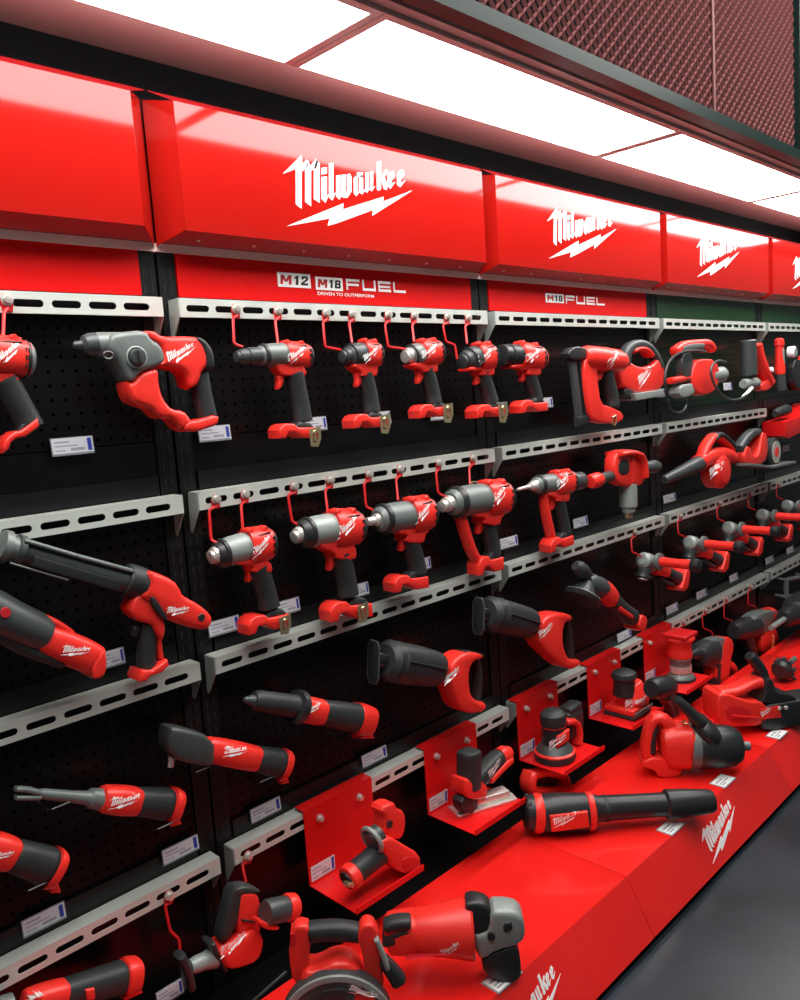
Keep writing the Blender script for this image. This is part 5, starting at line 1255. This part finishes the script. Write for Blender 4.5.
for q in ((779, 708), (785.5, 707.5)):
    mb = t.part('bar_nut', STEEL); c = CP.p(*q, .050); mb.lathe(c, c + CP.n * .008, [(0, .0075), (.7, .0075), (1, .005)], 8)
t.slab('hand_guard', BLACK, [(758, 674), (766, 676), (767, 688), (784, 690), (790, 697), (752, 700), (757, 692)], 0.045, 0.006, it=1)
t.sweep('front_handle', BLACK, [(749, 655), (757, 664), (763, 674), (763, 691)], [5, 5.6, 5.6, 6], [6] * 4, it=1)
t.done()
t = Thing('hole_cutter', 'dark toothed cutter head on a grey shaft standing at the right edge of the plinth', 'accessory', None, Plane((2.27, -0.33, 0), (1, 0, 0)))
pl = t.pl; c = pl.p(784, 668); sh = (pl.p(802, 652) - c).normalized(); k = pl.m(784, 668)
t.part('cutter_head', BLACK).lathe(c - sh * 11 * k, c + sh * 8 * k, [(0, 7 * k), (.2, 10 * k), (.5, 9 * k), (1, 5 * k)], 16)
for a in range(8):
    e1 = sh.cross(Z_).normalized(); e2 = sh.cross(e1); d = e1 * math.cos(a * .785) + e2 * math.sin(a * .785)
    t.part('cutter_tooth', DCAST).slab([(-3 * k, -1.5 * k), (4 * k, -1.2 * k), (3 * k, 1.2 * k), (-3 * k, 1.5 * k)], c + d * 9.5 * k, sh, d, sh.cross(d), 2.2 * k, .4 * k, 1)
t.part('shaft', CAST).tube([c + sh * 6 * k, c + sh * 30 * k], 2.6 * k, 10)
t.part('foot_leg', DCAST).tube([c - sh * 4 * k, Vector((c.x + .03, c.y - .03, PT + .004))], 1.8 * k, 8)
t.done()

# white price cards lying on the plinth
def plinth_card(x, y, w, d, label, rot=0.0):
    mb = MB(); ca, sa = math.cos(rot), math.sin(rot); ex = Vector((ca, sa, 0)); ey = Vector((-sa, ca, 0))
    t = Thing('price_card', label, 'price tag', 'price cards lying on the plinth')
    o = Vector((x, y, PT + .0003))
    t.part('sleeve', HOLDER).slab(rect(-w / 2 - .004, -d / 2 - .003, w / 2 + .004, d / 2 + .003), o, ex, ey, Z_, .0012, .0003, 1, lo=0)
    t.part('card', WHITE).slab(rect(-w / 2, -d / 2, w / 2, d / 2), o, ex, ey, Z_, .0018, .0003, 1, lo=.001)
    m2 = t.part('print', INK, 1, 'rows of grey print')
    for a, b, c, e in ((-.42, .12, .1, .24), (-.42, -.14, .3, -.06), (-.42, -.34, -.1, -.24)): m2.slab(rect(w * a, d * b, w * c, d * e), o, ex, ey, Z_, .0021, .0001, 1, lo=.0018)
    return t.done()
q = PZ(502, 978, PT); plinth_card(q.x, q.y, .075, .042, 'white price card on the plinth in front of the big angle grinder')
q = PZ(671, 827, PT); plinth_card(q.x, q.y, .075, .042, 'white price card on the plinth under the nozzle of the black blower')
q = PZ(723, 781, PT); plinth_card(q.x, q.y, .075, .042, 'white price card on the plinth in front of the large impact wrench')
q = PZ(777, 734, PT); plinth_card(q.x, q.y, .075, .042, 'white price card on the plinth in front of the chainsaw')

# far right red tray on the second level
t = Thing('display_tray', 'red open tray at the right edge of the second level beyond the rail end', 'shelf', None, WP(-0.09))
t.slab('tray_front', TRAYRED, [(773, 422), (792, 416), (800, 407), (812, 404), (812, 424), (800, 428), (777, 439), (774, 436)], 0.05, 0.003)
t.slab('back_plate', TRAYRED, [(792, 404), (812, 400), (812, 424), (793, 430)], 0.004, 0.001, off=-0.07)
t.done()
t = Thing('power_tool_body', 'small dark tool lying in the red tray at the right edge', 'power tool', None, WP(-0.10))
t.lathe('body', GRIP, (775, 414), (788, 409), [(0, 3), (.2, 5), (.9, 5.5), (1, 4)])
t.done()

# ------------------------------------------------------------------ hooks
def pair(n, b1, p1, b2, p2):
    hook(b1, p1, 'left red hook of the pair holding the ' + n); hook(b2, p2, 'right red hook of the pair holding the ' + n)
hook((6, 300), [(4, 312), (3, 338)], 'red wire hook at the left edge of the top rail')
pair('hammer drill in the top row', (235, 309), [(233, 318), (234, 344), (243, 347)], (277, 311), [(275, 320), (278, 344)])
pair('stubby dark-nosed impact driver', (325, 313), [(323, 322), (325, 347), (341, 350)], (351, 314), [(349, 322), (352, 343)])
pair('pale-nosed impact driver', (387, 315), [(385, 324), (388, 347), (405, 349)], (413, 316), [(412, 325), (414, 342)])
pair('impact wrench beside the top-row upright', (446, 317), [(443, 325), (446, 342), (455, 345), (457, 359)], (467, 318), [(465, 326), (467, 344)])
pair('mid-size impact wrench on the second rail', (215, 499), [(209, 510), (211, 540), (217, 543)], (244, 494), [(241, 504), (243, 533)])
pair('black-ringed impact wrench on the second rail', (293, 486), [(288, 495), (292, 522), (300, 525)], (329, 480), [(325, 490), (328, 514)])
pair('cone-nosed impact wrench on the second rail', (368, 474), [(364, 483), (366, 507), (373, 510)], (399, 469), [(396, 479), (398, 500)])
pair('biggest impact wrench with the brass ring', (438, 463), [(436, 472), (438, 493), (446, 497)], (472, 458), [(469, 468), (470, 484)])
for (b, d, lb) in (((634, 532), 0, 'first hanging angle grinder'), ((680, 516), 0, 'second hanging angle grinder'), ((719, 503), 0, 'third hanging angle grinder'), ((750, 493), 0, 'fourth hanging angle grinder'), ((778, 484), 0, 'fifth hanging angle grinder')):
    x, y = b; s_ = 1 - (x - 634) / 400
    hook(b, [(x - 3 * s_, y + 7 * s_), (x - 2 * s_, y + 20 * s_), (x + 7 * s_, y + 24 * s_)], 'red wire hook holding the ' + lb)
pair('one-hand reciprocating saw', (168, 895), [(165, 905), (170, 931), (179, 939), (180, 955)], (247, 855), [(242, 864), (246, 882)])
hook((683, 621), [(680, 628), (681, 637)], 'red wire hook above the trim router')
hook((705, 610), [(702, 616), (703, 628), (712, 632), (713, 638)], 'red wire hook holding the grey and red rotary hammer')
hook((726, 598), [(724, 604), (724, 618), (732, 621), (735, 627)], 'left red wire hook above the large hammer drill')
hook((750, 586), [(748, 592), (748, 604), (756, 607), (758, 611)], 'right red wire hook above the large hammer drill')

# ------------------------------------------------------------------ price tags
TG = [((53, 455), (94, 451), 'price tag left of the rotary hammer in the top row'),
      ((200, 441), (231, 438), 'price tag right under the foot of the rotary hammer'), ((306, 431), (327, 428), 'price tag behind the hammer drill foot'),
      ((376, 424), (391, 422), 'price tag behind the stubby dark-nosed impact driver'), ((431, 420), (445, 418), 'price tag under the pale-nosed impact driver'),
      ((494, 413), (508, 411), 'price tag behind the impact wrench beside the upright, top row'), ((538, 408), (553, 406), 'price tag under the small drill driver with ring nose'),
      ((657, 397), (665, 396), 'price tag under the red jigsaw in the top row'), ((724, 390), (732, 389), 'price tag between the hose loop tool and the grease gun'),
      ((210, 636), (240, 628), 'price tag left of the mid-size impact wrench foot'), ((279, 615), (300, 609), 'price tag right of the mid-size impact wrench foot'),
      ((353, 597), (369, 593), 'price tag right of the black-ringed impact wrench'), ((417, 571), (431, 567), 'price tag under the cone-nosed impact wrench'),
      ((501, 549), (518, 544), 'price tag between the biggest impact wrench and the rivet tool'), ((574, 528), (588, 524), 'price tag right of the rivet tool'),
      ((664, 503), (676, 500), 'price tag below the blower nozzle'), ((783, 452), (790, 450), 'price tag below the red tray at the right edge'),
      ((101, 668), (125, 662), 'price tag between the polisher and the caulking gun foot'),
      ((618, 642), (631, 636), 'price tag below the ball-handle polisher'), ((667, 614), (678, 610), 'price tag below the first hanging angle grinder'),
      ((697, 599), (707, 595), 'price tag below the second hanging angle grinder'), ((730, 582), (738, 579), 'price tag below the third hanging angle grinder'),
      ((766, 564), (774, 561), 'price tag below the fourth hanging angle grinder'), ((787, 554), (794, 551), 'price tag below the fifth hanging angle grinder'),
      ((24, 936), (66, 917), 'price tag below the ratchet cut by the left edge'), ((164, 864), (199, 848), 'price tag below the forked long ratchet'),
      ((252, 822), (281, 809), 'price tag below the right-angle impact wrench'), ((363, 767), (387, 756), 'price tag below the straight die grinder'),
      ]
for bl, br, lb in TG: price_tag(bl, br, lb)
price_tag((158, 1004), (184, 994), 'price tag at the bottom edge below the one-hand saw', Y=-0.03)
